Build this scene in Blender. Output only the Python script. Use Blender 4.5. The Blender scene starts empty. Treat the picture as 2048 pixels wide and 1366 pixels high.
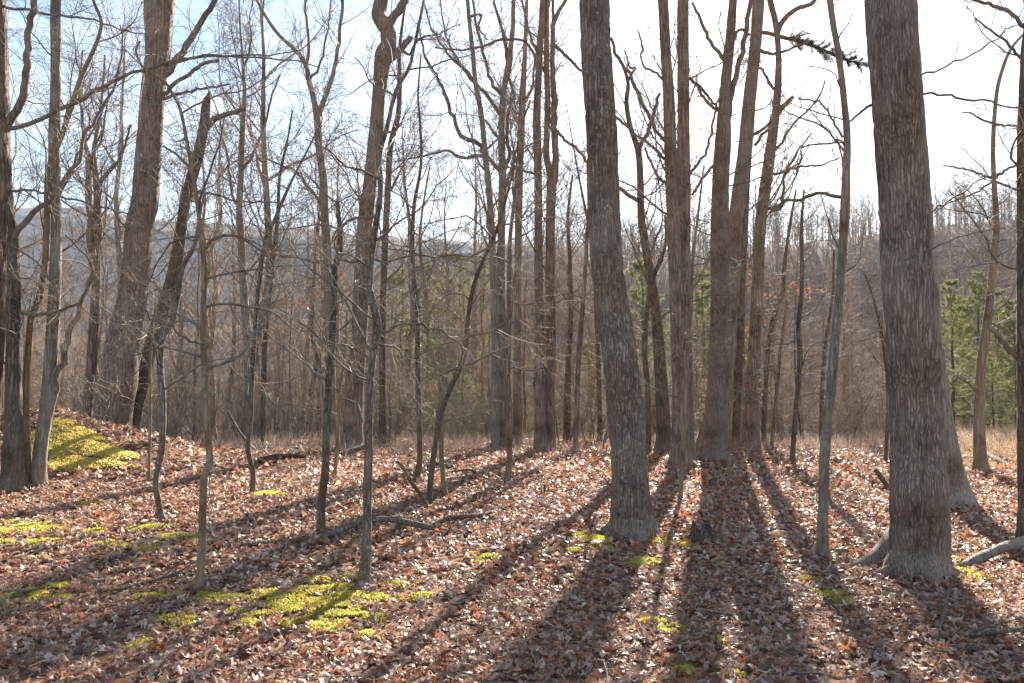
import bpy, math, random
import numpy as np
from mathutils import Vector

R = math.radians
SC = bpy.context.scene
COL = SC.collection
rng = np.random.default_rng(11)

# ------------------------------------------------------------------ camera
FPX = 1621.0            # focal length in photo pixels (photo 2048 x 1366)
EYE = 1.6
PITCH = math.atan((750 - 683) / FPX)
cam_d = bpy.data.cameras.new('camera')
cam_d.sensor_width = 36.0
cam_d.lens = 36.0 * FPX / 2048.0
cam_d.clip_start = 0.05
cam_d.clip_end = 9000
cam = bpy.data.objects.new('camera', cam_d)
COL.objects.link(cam)
cam.location = (0, 0, EYE)
cam.rotation_euler = (math.pi / 2 + PITCH, 0, 0)
SC.camera = cam

# ------------------------------------------------------------------ light
SUN_AZ = math.atan((1470 - 1024) / FPX)      # to the right of +Y
SUN_EL = R(25.0)
SKY_STRENGTH = 0.052
SUN_STRENGTH = 5.0
EXPOSURE = 2.1
world = bpy.data.worlds.new('World')
SC.world = world
world.use_nodes = True
wn = world.node_tree.nodes
wl = world.node_tree.links
for n in list(wn):
    wn.remove(n)
w_out = wn.new('ShaderNodeOutputWorld')
w_bg = wn.new('ShaderNodeBackground')
w_bg.inputs['Strength'].default_value = SKY_STRENGTH
w_sky = wn.new('ShaderNodeTexSky')
w_sky.sky_type = 'NISHITA'
w_sky.sun_disc = False
w_sky.sun_elevation = SUN_EL
w_sky.sun_rotation = SUN_AZ
w_sky.air_density = 1.0
w_sky.dust_density = 0.5
w_sky.ozone_density = 1.6
# thin high cloud streaks mixed over the sky
w_tc = wn.new('ShaderNodeTexCoord')
w_map = wn.new('ShaderNodeMapping')
w_map.inputs['Scale'].default_value = (2.2, 2.2, 7.0)
w_map.inputs['Rotation'].default_value = (0.25, 0.2, 0.4)
w_noi = wn.new('ShaderNodeTexNoise')
w_noi.inputs['Scale'].default_value = 2.3
w_noi.inputs['Detail'].default_value = 7.0
w_noi.inputs['Roughness'].default_value = 0.6
w_noi.inputs['Distortion'].default_value = 0.5
w_ramp = wn.new('ShaderNodeValToRGB')
w_ramp.color_ramp.elements[0].position = 0.43
w_ramp.color_ramp.elements[0].color = (0, 0, 0, 1)
w_ramp.color_ramp.elements[1].position = 0.68
w_ramp.color_ramp.elements[1].color = (0.8, 0.8, 0.8, 1)
w_mix = wn.new('ShaderNodeMix')
w_mix.data_type = 'RGBA'
w_mix.inputs['B'].default_value = (5.6, 6.2, 6.8, 1)
wl.new(w_tc.outputs['Generated'], w_map.inputs['Vector'])
wl.new(w_map.outputs['Vector'], w_noi.inputs['Vector'])
wl.new(w_noi.outputs['Fac'], w_ramp.inputs['Fac'])
wl.new(w_ramp.outputs['Color'], w_mix.inputs['Factor'])
wl.new(w_sky.outputs['Color'], w_mix.inputs['A'])
wl.new(w_mix.outputs['Result'], w_bg.inputs['Color'])
wl.new(w_bg.outputs['Background'], w_out.inputs['Surface'])

sun_d = bpy.data.lights.new('sun', 'SUN')
sun_d.energy = SUN_STRENGTH
sun_d.angle = R(0.55)
sun_d.color = (1.0, 0.93, 0.84)
sun = bpy.data.objects.new('sun', sun_d)
COL.objects.link(sun)
SUN_DIR = Vector((math.sin(SUN_AZ) * math.cos(SUN_EL), math.cos(SUN_AZ) * math.cos(SUN_EL), math.sin(SUN_EL)))
sun.rotation_euler = SUN_DIR.to_track_quat('Z', 'Y').to_euler()
sun.location = (6, 20, 20)

vs = SC.view_settings
vs.view_transform = 'Standard'
vs.look = 'None'
vs.exposure = EXPOSURE
vs.gamma = 1.0
vs.use_curve_mapping = False
cy = SC.cycles
cy.max_bounces = 8
cy.diffuse_bounces = 3
cy.glossy_bounces = 2
cy.transmission_bounces = 3
cy.transparent_max_bounces = 6
cy.volume_bounces = 0
cy.use_denoising = True
cy.caustics_reflective = False
cy.caustics_refractive = False
cy.sample_clamp_indirect = 6.0


# ------------------------------------------------------------------ noise helpers
def _hash(ix, iy, iz, seed):
    with np.errstate(over='ignore'):
        h = (ix.astype(np.int64) * 374761393 + iy.astype(np.int64) * 668265263 + iz.astype(np.int64) * 2147483647 + seed * 974711)
        h = (h ^ (h >> 13)) * 1274126177
        h = h ^ (h >> 16)
    return (h & 0xFFFF) / 65535.0


def vnoise(x, y, seed=0, per=0):
    """2D value noise 0..1; per > 0 wraps x with that integer period"""
    x = np.asarray(x, float); y = np.asarray(y, float)
    ix = np.floor(x).astype(np.int64); iy = np.floor(y).astype(np.int64)
    fx = x - ix; fy = y - iy
    fx = fx * fx * (3 - 2 * fx); fy = fy * fy * (3 - 2 * fy)
    ix1 = ix + 1
    if per:
        ix = ix % per; ix1 = ix1 % per
    z = np.zeros_like(ix)
    a = _hash(ix, iy, z, seed); b = _hash(ix1, iy, z, seed)
    c = _hash(ix, iy + 1, z, seed); d = _hash(ix1, iy + 1, z, seed)
    return (a * (1 - fx) + b * fx) * (1 - fy) + (c * (1 - fx) + d * fx) * fy


def fbm(x, y, seed=0, o=4):
    s = 0; a = 0.5
    for k in range(o):
        s = s + a * vnoise(x * 2 ** k, y * 2 ** k, seed + k * 17)
        a *= 0.5
    return s / (1 - 0.5 ** o)


def sstep(a, b, x):
    t = np.clip((x - a) / (b - a), 0, 1)
    return t * t * (3 - 2 * t)


# ------------------------------------------------------------------ terrain
RIDGE_X = [-3000, 0, 300, 700, 900, 1100, 1300, 1500, 1800, 2048, 5000]
RIDGE_Y = [620, 620, 600, 565, 525, 483, 446, 424, 404, 392, 392]


def terrain(x, y):
    x = np.asarray(x, float); y = np.asarray(y, float)
    z = 0.10 * (fbm(x * 0.35, y * 0.35, 3) - 0.5) + 0.03 * (fbm(x * 1.7, y * 1.7, 5) - 0.5)
    # mossy mound on the left
    dx = (x + 8.3) / 2.6; dy = (y - 13.9) / 1.9
    z = z + 0.95 * np.exp(-(dx * dx + dy * dy)) * (0.9 + 0.2 * fbm(x * 1.1, y * 1.1, 9))
    # brow and slope down
    th = x / np.maximum(y, 1.0)
    yb = 18.3 + 1.2 * (fbm(x * 0.2, x * 0 + 3, 21) - 0.5) + 4.0 * sstep(0.38, 0.6, th)
    d = np.maximum(y - yb, 0)
    drop = 0.27 * np.where(d < 6, d * d / 12, d - 3)
    z = z - np.minimum(drop, 13 + 0 * d) * (1 - 0.25 * sstep(0.4, 0.7, th))
    # opposite hillside
    px = 1024 + FPX * th
    yr = np.interp(px, RIDGE_X, RIDGE_Y)
    zr = 1.6 + (750 - yr) / FPX * 235 - 9.5
    rise = sstep(95, 240, y) ** 1.1
    z = z + rise * (zr + 13) * (1 + 0.0 * x)
    z = z + sstep(60, 140, y) * 5.0 * (fbm(x * 0.018, y * 0.018, 31) - 0.5)
    z = z - 45 * sstep(245, 420, y)
    return z


def ray(px, py):
    a = (px - 1024) / FPX; b = (683 - py) / FPX
    cp, sp = math.cos(PITCH), math.sin(PITCH)
    return np.array((a, cp - b * sp, sp + b * cp))


def at(px, py, Y):
    r = ray(px, py)
    return np.array((0, 0, EYE)) + r * (Y / r[1])


def ground_at(px, py, far=60.0):
    """first hit of the line of sight through that photo point with the terrain"""
    r = ray(px, py)
    t = np.linspace(2.0, far, 3000)
    P = r[None, :] * t[:, None]
    zz = terrain(P[:, 0], P[:, 1])
    hit = np.nonzero(P[:, 2] + EYE <= zz)[0]
    k = hit[0] if len(hit) else len(t) - 1
    p = P[k]
    return np.array((p[0], p[1], float(terrain(p[0], p[1]))))


def tz(x, y):
    return float(terrain(x, y))


# ------------------------------------------------------------------ objects
def tag(o, label=None, cat=None, group=None, kind=None):
    if label: o['label'] = label
    if cat: o['category'] = cat
    if group: o['group'] = group
    if kind: o['kind'] = kind
    return o


def empty(name, loc):
    o = bpy.data.objects.new(name, None)
    o.empty_display_size = 0.2
    COL.objects.link(o)
    o.location = loc
    return o


def mesh_from(name, V, F, smooth=True, col=None):
    """V (n,3); F list of (m,k) int arrays"""
    me = bpy.data.meshes.new(name)
    V = np.ascontiguousarray(V, dtype=np.float32)
    Fs = [np.asarray(f, dtype=np.int32) for f in (F if isinstance(F, list) else [F]) if len(f)]
    tot = sum(f.size for f in Fs); nf = sum(len(f) for f in Fs)
    me.vertices.add(len(V)); me.vertices.foreach_set('co', V.ravel())
    me.loops.add(tot); me.polygons.add(nf)
    me.loops.foreach_set('vertex_index', np.concatenate([f.ravel() for f in Fs]))
    ls = np.concatenate([np.full(len(f), f.shape[1], np.int32) for f in Fs])
    st = np.zeros(nf, np.int32); st[1:] = np.cumsum(ls)[:-1]
    me.polygons.foreach_set('loop_start', st)
    if smooth:
        me.polygons.foreach_set('use_smooth', np.ones(nf, bool))
    if col is not None:
        at_ = me.color_attributes.new('tint', 'FLOAT_COLOR', 'POINT')
        c = np.ones((len(V), 4), np.float32); c[:, :3] = col
        at_.data.foreach_set('color', c.ravel())
    me.update(calc_edges=True)
    return me


def link(name, me, mat, parent=None, loc=None):
    o = bpy.data.objects.new(name, me)
    if mat and not me.materials:
        me.materials.append(mat)
    COL.objects.link(o)
    if parent is not None:
        o.parent = parent
    if loc is not None:
        o.location = loc
    return o


# ------------------------------------------------------------------ materials
def mat_new(name):
    m = bpy.data.materials.new(name)
    m.use_nodes = True
    nt = m.node_tree
    b = nt.nodes['Principled BSDF']
    return m, nt, b


def N(nt, t, **kw):
    n = nt.nodes.new(t)
    for k, v in kw.items():
        n.inputs[k.replace('_', ' ')].default_value = v
    return n


def ramp(nt, src, stops):
    r = nt.nodes.new('ShaderNodeValToRGB')
    e = r.color_ramp.elements
    while len(e) < len(stops):
        e.new(0.5)
    for k, (p, c) in enumerate(stops):
        e[k].position = p
        e[k].color = tuple(c) + (1,) if len(c) == 3 else c
    nt.links.new(src, r.inputs['Fac'])
    return r.outputs['Color']


def mixc(nt, fac, a, b, mode='MIX'):
    m = nt.nodes.new('ShaderNodeMix')
    m.data_type = 'RGBA'
    m.blend_type = mode
    for s, k in ((fac, 'Factor'), (a, 'A'), (b, 'B')):
        if hasattr(s, 'is_linked'):
            nt.links.new(s, m.inputs[k])
        elif isinstance(s, (int, float)):
            m.inputs[k].default_value = s
        else:
            m.inputs[k].default_value = tuple(s) + (1,)
    return m.outputs['Result']


def bark_mat(name, dark, light, lichen=(0.30, 0.33, 0.27), lich=0.25, streak=42, bump=0.012, rough=0.85, lscale=9.0, crack=0.55):
    """weathered plates (light) parted by dark furrows, streaky along the stem, with lichen blotches"""
    m, nt, b = mat_new(name)
    tc = nt.nodes.new('ShaderNodeTexCoord')
    dn = N(nt, 'ShaderNodeTexNoise', Scale=9.0, Detail=5.0, Roughness=0.7)
    nt.links.new(tc.outputs['Object'], dn.inputs['Vector'])
    wv = nt.nodes.new('ShaderNodeVectorMath'); wv.operation = 'MULTIPLY_ADD'
    nt.links.new(dn.outputs['Color'], wv.inputs[0])
    wv.inputs[1].default_value = (0.05, 0.05, 0.3)
    nt.links.new(tc.outputs['Object'], wv.inputs[2])
    mp = N(nt, 'ShaderNodeMapping', Scale=(1, 1, 0.06))
    nt.links.new(wv.outputs['Vector'], mp.inputs['Vector'])
    vo = N(nt, 'ShaderNodeTexVoronoi', Scale=streak, Randomness=1.0)
    vo.feature = 'DISTANCE_TO_EDGE'
    nt.links.new(mp.outputs['Vector'], vo.inputs['Vector'])
    n1 = N(nt, 'ShaderNodeTexNoise', Scale=streak * 1.5, Detail=6.0, Roughness=0.7, Distortion=0.3)
    nt.links.new(mp.outputs['Vector'], n1.inputs['Vector'])
    c1 = ramp(nt, n1.outputs['Fac'], [(0.30, tuple(0.85 * d + 0.12 * l for d, l in zip(dark, light))), (0.43, tuple(0.35 * d + 0.62 * l for d, l in zip(dark, light))), (0.62, tuple(0.15 * d + 0.82 * l for d, l in zip(dark, light))), (0.85, light)])
    fm = ramp(nt, vo.outputs['Distance'], [(0.0, (1, 1, 1)), (0.08, (0.6,) * 3), (0.22, (0, 0, 0))])
    mul = nt.nodes.new('ShaderNodeMath'); mul.operation = 'MULTIPLY'
    n5 = N(nt, 'ShaderNodeTexNoise', Scale=1.7, Detail=3.0, Roughness=0.6)
    mp5 = N(nt, 'ShaderNodeMapping', Scale=(1.5, 1.5, 0.6), Location=(3.1, 1.7, 0.4))
    nt.links.new(tc.outputs['Object'], mp5.inputs['Vector'])
    nt.links.new(mp5.outputs['Vector'], n5.inputs['Vector'])
    nt.links.new(fm, mul.inputs[0])
    nt.links.new(ramp(nt, n5.outputs['Fac'], [(0.35, (crack * 0.35,) * 3), (0.62, (min(1.0, crack * 1.5),) * 3)]), mul.inputs[1])
    c1 = mixc(nt, mul.outputs[0], c1, tuple(0.55 * d for d in dark))
    n2 = N(nt, 'ShaderNodeTexNoise', Scale=2.6, Detail=6.0, Roughness=0.7)
    nt.links.new(tc.outputs['Object'], n2.inputs['Vector'])
    c1b = mixc(nt, 1.0, c1, ramp(nt, n2.outputs['Fac'], [(0.32, (0.50, 0.43, 0.39)), (0.5, (0.92, 0.89, 0.86)), (0.68, (1.2, 1.17, 1.13))]), 'MULTIPLY')
    n3 = N(nt, 'ShaderNodeTexNoise', Scale=lscale, Detail=6.0, Roughness=0.75)
    nt.links.new(tc.outputs['Object'], n3.inputs['Vector'])
    lm = ramp(nt, n3.outputs['Fac'], [(0.57 - 0.1 * lich, (0, 0, 0)), (0.66 - 0.1 * lich, (min(1, lich * 2.4),) * 3)])
    c2 = mixc(nt, lm, c1b, lichen)
    nt.links.new(c2, b.inputs['Base Color'])
    b.inputs['Roughness'].default_value = rough
    b.inputs['Specular IOR Level'].default_value = 0.25
    hm = nt.nodes.new('ShaderNodeMath'); hm.operation = 'MULTIPLY_ADD'
    hr = ramp(nt, vo.outputs['Distance'], [(0.0, (0, 0, 0)), (0.22, (1, 1, 1))])
    nt.links.new(n1.outputs['Fac'], hm.inputs[0]); hm.inputs[1].default_value = 0.7
    nt.links.new(hr, hm.inputs[2])
    bp = N(nt, 'ShaderNodeBump', Strength=1.0, Distance=bump)
    nt.links.new(hm.outputs[0], bp.inputs['Height'])
    nt.links.new(bp.outputs['Normal'], b.inputs['Normal'])
    return m


def plain_mat(name, c1, c2, scale=20, rough=0.6, spec=0.4, trans=0.0, tint=False, tcol=None):
    """two-tone noise colour; trans > 0 mixes a translucent lobe; tint multiplies the 'tint' attribute"""
    m, nt, b = mat_new(name)
    tc = nt.nodes.new('ShaderNodeTexCoord')
    n1 = N(nt, 'ShaderNodeTexNoise', Scale=scale, Detail=3.0, Roughness=0.6)
    nt.links.new(tc.outputs['Object'], n1.inputs['Vector'])
    c = ramp(nt, n1.outputs['Fac'], [(0.3, c1), (0.7, c2)])
    if tint:
        a = nt.nodes.new('ShaderNodeAttribute')
        a.attribute_name = 'tint'
        c = mixc(nt, 1.0, a.outputs['Color'], c, 'MULTIPLY')
    nt.links.new(c, b.inputs['Base Color'])
    b.inputs['Roughness'].default_value = rough
    b.inputs['Specular IOR Level'].default_value = spec
    if trans > 0:
        t = nt.nodes.new('ShaderNodeBsdfTranslucent')
        if tcol:
            nt.links.new(mixc(nt, 1.0, c, tcol, 'MULTIPLY'), t.inputs['Color'])
        else:
            nt.links.new(c, t.inputs['Color'])
        ms = nt.nodes.new('ShaderNodeMixShader')
        ms.inputs['Fac'].default_value = trans
        nt.links.new(b.outputs['BSDF'], ms.inputs[1])
        nt.links.new(t.outputs['BSDF'], ms.inputs[2])
        nt.links.new(ms.outputs['Shader'], nt.nodes['Material Output'].inputs['Surface'])
    return m


M = {}
M['bark_oak'] = bark_mat('bark_oak', (0.12, 0.083, 0.065), (0.44, 0.355, 0.29), lich=0.06, streak=44, bump=0.012, crack=0.4)
M['bark_red'] = bark_mat('bark_red', (0.105, 0.068, 0.05), (0.42, 0.315, 0.24), lich=0.12, streak=22, bump=0.012)
M['bark_grey'] = bark_mat('bark_grey', (0.12, 0.095, 0.072), (0.42, 0.36, 0.29), lich=0.2, streak=24, bump=0.008, crack=0.45)
M['bark_dark'] = bark_mat('bark_dark', (0.06, 0.044, 0.034), (0.28, 0.22, 0.165), lich=0.10, streak=30, bump=0.01)
M['bark_lichen'] = bark_mat('bark_lichen', (0.085, 0.062, 0.048), (0.40, 0.32, 0.255), lichen=(0.46, 0.46, 0.39), lich=0.26, streak=38, bump=0.012, lscale=18, crack=0.48)
M['bark_tan'] = bark_mat('bark_tan', (0.15, 0.105, 0.065), (0.40, 0.31, 0.21), lich=0.1, streak=26, bump=0.006, crack=0.35)
M['branch'] = plain_mat('branch_bark', (0.10, 0.08, 0.062), (0.26, 0.21, 0.16), 7, 0.75, 0.2)
M['twig'] = plain_mat('twig_bark', (0.16, 0.125, 0.092), (0.40, 0.325, 0.245), 3, 0.75, 0.15)
M['far_twig'] = plain_mat('far_twig_bark', (0.225, 0.165, 0.12), (0.45, 0.345, 0.26), 0.3, 0.8, 0.1)
M['dead_wood'] = bark_mat('dead_wood', (0.10, 0.085, 0.07), (0.33, 0.29, 0.24), lich=0.15, streak=40, bump=0.008)
M['rotten'] = bark_mat('rotten_wood', (0.07, 0.05, 0.038), (0.24, 0.18, 0.135), lich=0.05, streak=30, bump=0.02)
M['leaf'] = plain_mat('dead_leaf', (0.75, 0.72, 0.70), (1.2, 1.18, 1.16), 30, 0.5, 0.4, 0.33, True, (1.22, 1.0, 0.82))
M['red_leaf'] = plain_mat('red_dry_leaf', (0.30, 0.09, 0.035), (0.42, 0.16, 0.07), 8, 0.5, 0.4, 0.45)
M['moss'] = plain_mat('moss', (0.8, 0.8, 0.8), (1.15, 1.15, 1.15), 25, 0.8, 0.1, 0.55, True)
M['needle'] = plain_mat('pine_needle', (0.15, 0.165, 0.055), (0.27, 0.275, 0.105), 2.5, 0.5, 0.3, 0.5)
M['backlit_needle'] = plain_mat('backlit_pine_needle', (0.04, 0.05, 0.025), (0.09, 0.105, 0.045), 2.5, 0.6, 0.2, 0.15)  # darker needle copy: the backlit look of one bough put into the colour
M['grass'] = plain_mat('dry_grass', (0.7, 0.7, 0.7), (1.2, 1.2, 1.2), 4, 0.6, 0.3, 0.4, True)


def ground_material():
    m, nt, b = mat_new('forest_floor')
    tc = nt.nodes.new('ShaderNodeTexCoord')
    vo = N(nt, 'ShaderNodeTexVoronoi', Scale=14.0, Randomness=1.0)
    nt.links.new(tc.outputs['Object'], vo.inputs['Vector'])
    sp = nt.nodes.new('ShaderNodeSeparateColor')
    nt.links.new(vo.outputs['Color'], sp.inputs['Color'])
    c = ramp(nt, sp.outputs['Red'], [(0.0, (0.07, 0.042, 0.03)), (0.35, (0.16, 0.085, 0.055)), (0.7, (0.23, 0.14, 0.095)), (1.0, (0.31, 0.22, 0.165))])
    n = N(nt, 'ShaderNodeTexNoise', Scale=0.8, Detail=6.0, Roughness=0.65)
    nt.links.new(tc.outputs['Object'], n.inputs['Vector'])
    c = mixc(nt, 1.0, c, ramp(nt, n.outputs['Fac'], [(0.3, (0.6, 0.55, 0.5)), (0.7, (1.1, 1.1, 1.1))]), 'MULTIPLY')
    nt.links.new(c, b.inputs['Base Color'])
    b.inputs['Roughness'].default_value = 0.95
    b.inputs['Specular IOR Level'].default_value = 0.1
    bp = N(nt, 'ShaderNodeBump', Strength=0.8, Distance=0.04)
    nt.links.new(sp.outputs['Green'], bp.inputs['Height'])
    nt.links.new(bp.outputs['Normal'], b.inputs['Normal'])
    return m


def mountain_material():
    m, nt, b = mat_new('wooded_mountain')
    tc = nt.nodes.new('ShaderNodeTexCoord')
    n = N(nt, 'ShaderNodeTexNoise', Scale=0.06, Detail=8.0, Roughness=0.75)
    nt.links.new(tc.outputs['Object'], n.inputs['Vector'])
    c = ramp(nt, n.outputs['Fac'], [(0.3, (0.07, 0.06, 0.055)), (0.5, (0.13, 0.11, 0.10)), (0.7, (0.2, 0.175, 0.155))])
    nt.links.new(c, b.inputs['Base Color'])
    b.inputs['Roughness'].default_value = 0.9
    bp = N(nt, 'ShaderNodeBump', Strength=1.0, Distance=8.0)
    nt.links.new(n.outputs['Fac'], bp.inputs['Height'])
    nt.links.new(bp.outputs['Normal'], b.inputs['Normal'])
    return m


# ------------------------------------------------------------------ ground sheets
def grid_mesh(name, xs, ys, zf):
    X, Y = np.meshgrid(xs, ys)
    V = np.stack([X, Y, zf(X, Y)], -1).reshape(-1, 3)
    nx, ny = len(xs), len(ys)
    i = (np.arange(ny - 1)[:, None] * nx + np.arange(nx - 1)[None, :]).ravel()
    return mesh_from(name, V, np.stack([i, i + 1, i + nx + 1, i + nx], 1))


def graded(lo, hi, step, ext, n):
    g = np.geomspace(step, ext - abs(hi), n)
    return np.concatenate([np.arange(lo, hi, step), hi + np.cumsum(g) * (ext - hi) / np.sum(g)])


xp = graded(0, 14, 0.25, 620, 42)
gx = np.concatenate([-xp[:0:-1], xp])
gy = np.concatenate([[-60, -35, -20, -12, -8, -6], graded(-5, 24, 0.25, 430, 85)])
ground = tag(link('ground', grid_mesh('ground', gx, gy, terrain), ground_material()), kind='structure')

MTN_X = [-2500, 0, 150, 300, 500, 700, 900, 1100, 1400, 1800, 2048, 4500]
MTN_Y = [425, 420, 418, 440, 452, 470, 482, 497, 500, 480, 470, 470]


def mountain_z(x, y):
    px = 1024 + FPX * x / y
    yr = np.interp(px, MTN_X, MTN_Y)
    zr = (750 - yr) / FPX * 900
    z = -48 + (zr + 48) * sstep(480, 900, y)
    z = z + sstep(500, 700, y) * (14 * (fbm(x * 0.004, y * 0.004, 51) - 0.5) + 7 * (fbm(x * 0.03, y * 0.03, 52, 3) - 0.5) + 5 * (vnoise(x * 0.12, y * 0.12, 55) - 0.5))
    return z - 60 * sstep(915, 1300, y)


tag(link('hill', grid_mesh('hill', np.linspace(-1250, 1250, 300), np.linspace(420, 1400, 90), mountain_z), mountain_material()), kind='structure')


# ------------------------------------------------------------------ branches
def norm(v):
    return v / np.maximum(np.linalg.norm(v, axis=-1, keepdims=True), 1e-9)


def grow(P, D, L, r, n, wig, up, g, tip=0.3):
    """B branches at once: start P, direction D, length L, base radius r -> pts (B,n,3), rad (B,n)"""
    B = len(P)
    pts = np.zeros((B, n, 3)); pts[:, 0] = P
    d = norm(D)
    drift = g.normal(0, wig * 0.6, (B, 3))
    for k in range(1, n):
        d = norm(d + g.normal(0, wig, (B, 3)) + drift * 0.5 + np.array((0, 0, up)))
        if k % 2 == 0:
            drift = g.normal(0, wig * 0.8, (B, 3))
        pts[:, k] = pts[:, k - 1] + d * (L / (n - 1))[:, None]
    t = np.linspace(0, 1, n)[None, :]
    rad = r[:, None] * (1 - (1 - tip) * t)
    return pts, rad


def spawn(pts, rad, k, t0, t1, ang, asd, g, flat=1.0):
    """k side shoots on each branch -> start, direction, parent radius"""
    B, n, _ = pts.shape
    idx = np.repeat(np.arange(B), k)
    t = (np.tile((np.arange(k) + 0.5) / k, B) + g.uniform(-0.4, 0.4, B * k) / k)
    t = np.clip(t0 + (t1 - t0) * t, 0.0, 0.999) * (n - 1)
    i0 = np.floor(t).astype(int); f = (t - i0)[:, None]
    a = pts[idx, i0]; b = pts[idx, i0 + 1]
    P = a * (1 - f) + b * f
    T = norm(b - a)
    rr = rad[idx, i0] * (1 - f[:, 0]) + rad[idx, i0 + 1] * f[:, 0]
    q = norm(np.cross(T, norm(g.normal(0, 1, (B * k, 3)))))
    q[:, 2] *= flat
    q = norm(q)
    an = g.normal(ang, asd, B * k)[:, None]
    return P, norm(T * np.cos(an) + q * np.sin(an)), rr, idx, t / (n - 1)


def tubes(groups, origin=(0, 0, 0)):
    """groups: list of (pts (B,n,3), rad (B,n), sides) -> V, F"""
    Vs, Fs, off = [], [], 0
    for pts, rad, s in groups:
        if len(pts) == 0:
            continue
        B, n, _ = pts.shape
        T = np.zeros_like(pts)
        T[:, 1:-1] = pts[:, 2:] - pts[:, :-2]
        T[:, 0] = pts[:, 1] - pts[:, 0]; T[:, -1] = pts[:, -1] - pts[:, -2]
        T = norm(T)
        m = norm(T.mean(1))
        ref = np.where((np.abs(m[:, 2]) > 0.8)[:, None], np.array((1.0, 0, 0)), np.array((0, 0, 1.0)))
        u = norm(np.cross(T, ref[:, None, :])); v = np.cross(T, u)
        a = np.arange(s) * 2 * np.pi / s
        ring = pts[:, :, None, :] + rad[:, :, None, None] * (u[:, :, None, :] * np.cos(a)[None, None, :, None] + v[:, :, None, :] * np.sin(a)[None, None, :, None])
        Vs.append(ring.reshape(-1, 3))
        base = off + (np.arange(B)[:, None, None] * n + np.arange(n - 1)[None, :, None]) * s
        j = np.arange(s)[None, None, :]; j1 = (j + 1) % s
        F = np.stack([base + j, base + j1, base + s + j1, base + s + j], -1).reshape(-1, 4)
        Fs.append(F)
        off += B * n * s
    if not Vs:
        return np.zeros((0, 3)), [np.zeros((0, 4), int)]
    return np.concatenate(Vs) - np.asarray(origin), [np.concatenate(Fs)]


def catmull(P, m):
    """P (n,k) -> smooth resample with m points, by arc length of the first 3 columns"""
    P = np.asarray(P, float)
    Q = np.vstack([2 * P[0] - P[1], P, 2 * P[-1] - P[-2]])
    seg = np.linalg.norm(np.diff(P[:, :3], axis=0), axis=1)
    s = np.concatenate([[0], np.cumsum(seg)])
    t = np.linspace(0, s[-1], m)
    i = np.clip(np.searchsorted(s, t, side='right') - 1, 0, len(seg) - 1)
    f = ((t - s[i]) / np.maximum(seg[i], 1e-9))[:, None]
    a, b, c, d = Q[i], Q[i + 1], Q[i + 2], Q[i + 3]
    return 0.5 * (2 * b + (c - a) * f + (2 * a - 5 * b + 4 * c - d) * f ** 2 + (3 * b - a - 3 * c + d) * f ** 3)


def trunk_mesh(path, origin, sides, step, bark=0.0, plate=(0.035, 0.16), flare=0.0, lobes=5, seed=0, lump=0.04, roots=None, vis=None):
    """path (n,4) x y z r, bottom to top; a round trunk with furrowed bark, lumps and root flare"""
    path = np.asarray(path, float)
    L = np.linalg.norm(np.diff(path[:, :3], axis=0), axis=1).sum()
    m = max(4, int(L / step))
    C = catmull(path, m)
    h = np.linspace(0, L, m)
    if vis is not None:            # coarser rings above the part that shows
        hi = np.nonzero(C[:, 2] > vis + 0.4)[0]
        if len(hi) > 12:
            q = max(1, int(0.35 / step))
            ix = np.concatenate([np.arange(hi[0]), hi[::q]])
            if ix[-1] != m - 1:
                ix = np.append(ix, m - 1)
            C, h = C[ix], h[ix]
            m = len(C)
    C[:, 3] = np.maximum(C[:, 3], 0.002)
    T = norm(np.gradient(C[:, :3], axis=0))
    u = norm(np.cross(T, np.array((0, 1.0, 0)))); v = np.cross(T, u)
    ang = np.arange(sides) * 2 * np.pi / sides
    A, H = np.meshgrid(ang, h)
    rad = C[:, 3][:, None] * np.ones_like(A)
    rm = float(np.median(C[:, 3]))
    rad = rad * (1 + lump * 2 * (vnoise(A / (2 * np.pi) * 3, H / (rm * 5 + 0.1), seed + 3, 3) - 0.5))
    if flare:
        hh = H - 0.3
        e = np.exp(-np.maximum(hh, -0.3) / (rm * 1.1 + 0.03))
        lob = 0.55 + 0.45 * np.cos(lobes * A + 1.3 * seed + 1.2 * np.sin(A * 2 + seed))
        rad = rad * (1 + flare * e * lob)
        if roots:
            for (ra, amt, wid) in roots:
                dd = np.angle(np.exp(1j * (A - ra)))
                rad = rad + amt * np.exp(-(dd / wid) ** 2) * np.exp(-np.maximum(hh, -0.3) / 0.13)
    if bark:
        per = max(6, int(round(2 * np.pi * rm / plate[0])))
        w = vnoise(A / (2 * np.pi) * max(3, per // 3), H / plate[1] * 0.7, seed + 7, max(3, per // 3))
        U = A / (2 * np.pi) * per
        n1 = vnoise(U + 0 * w, H / plate[1] + 1.5 * w, seed + 11, per)
        n2 = vnoise(2 * U, H / plate[1] * 2.3 + 2 * w, seed + 13, per * 2)
        rg = (1 - np.abs(2 * n1 - 1)) ** 3.5          # narrow furrows winding between flat plates
        rad = rad + bark * (0.3 - rg + 0.5 * (n2 - 0.5))
    V = C[:, None, :3] + rad[..., None] * (u[:, None, :] * np.cos(A)[..., None] + v[:, None, :] * np.sin(A)[..., None])
    V = V.reshape(-1, 3) - np.asarray(origin)
    i = np.arange(m - 1)[:, None] * sides; j = np.arange(sides)[None, :]; j1 = (j + 1) % sides
    F = np.stack([i + j, i + j1, i + sides + j1, i + sides + j], -1).reshape(-1, 4)
    cap = (np.arange(sides) + (m - 1) * sides)[None, :]
    return V, [F, cap]


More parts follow.
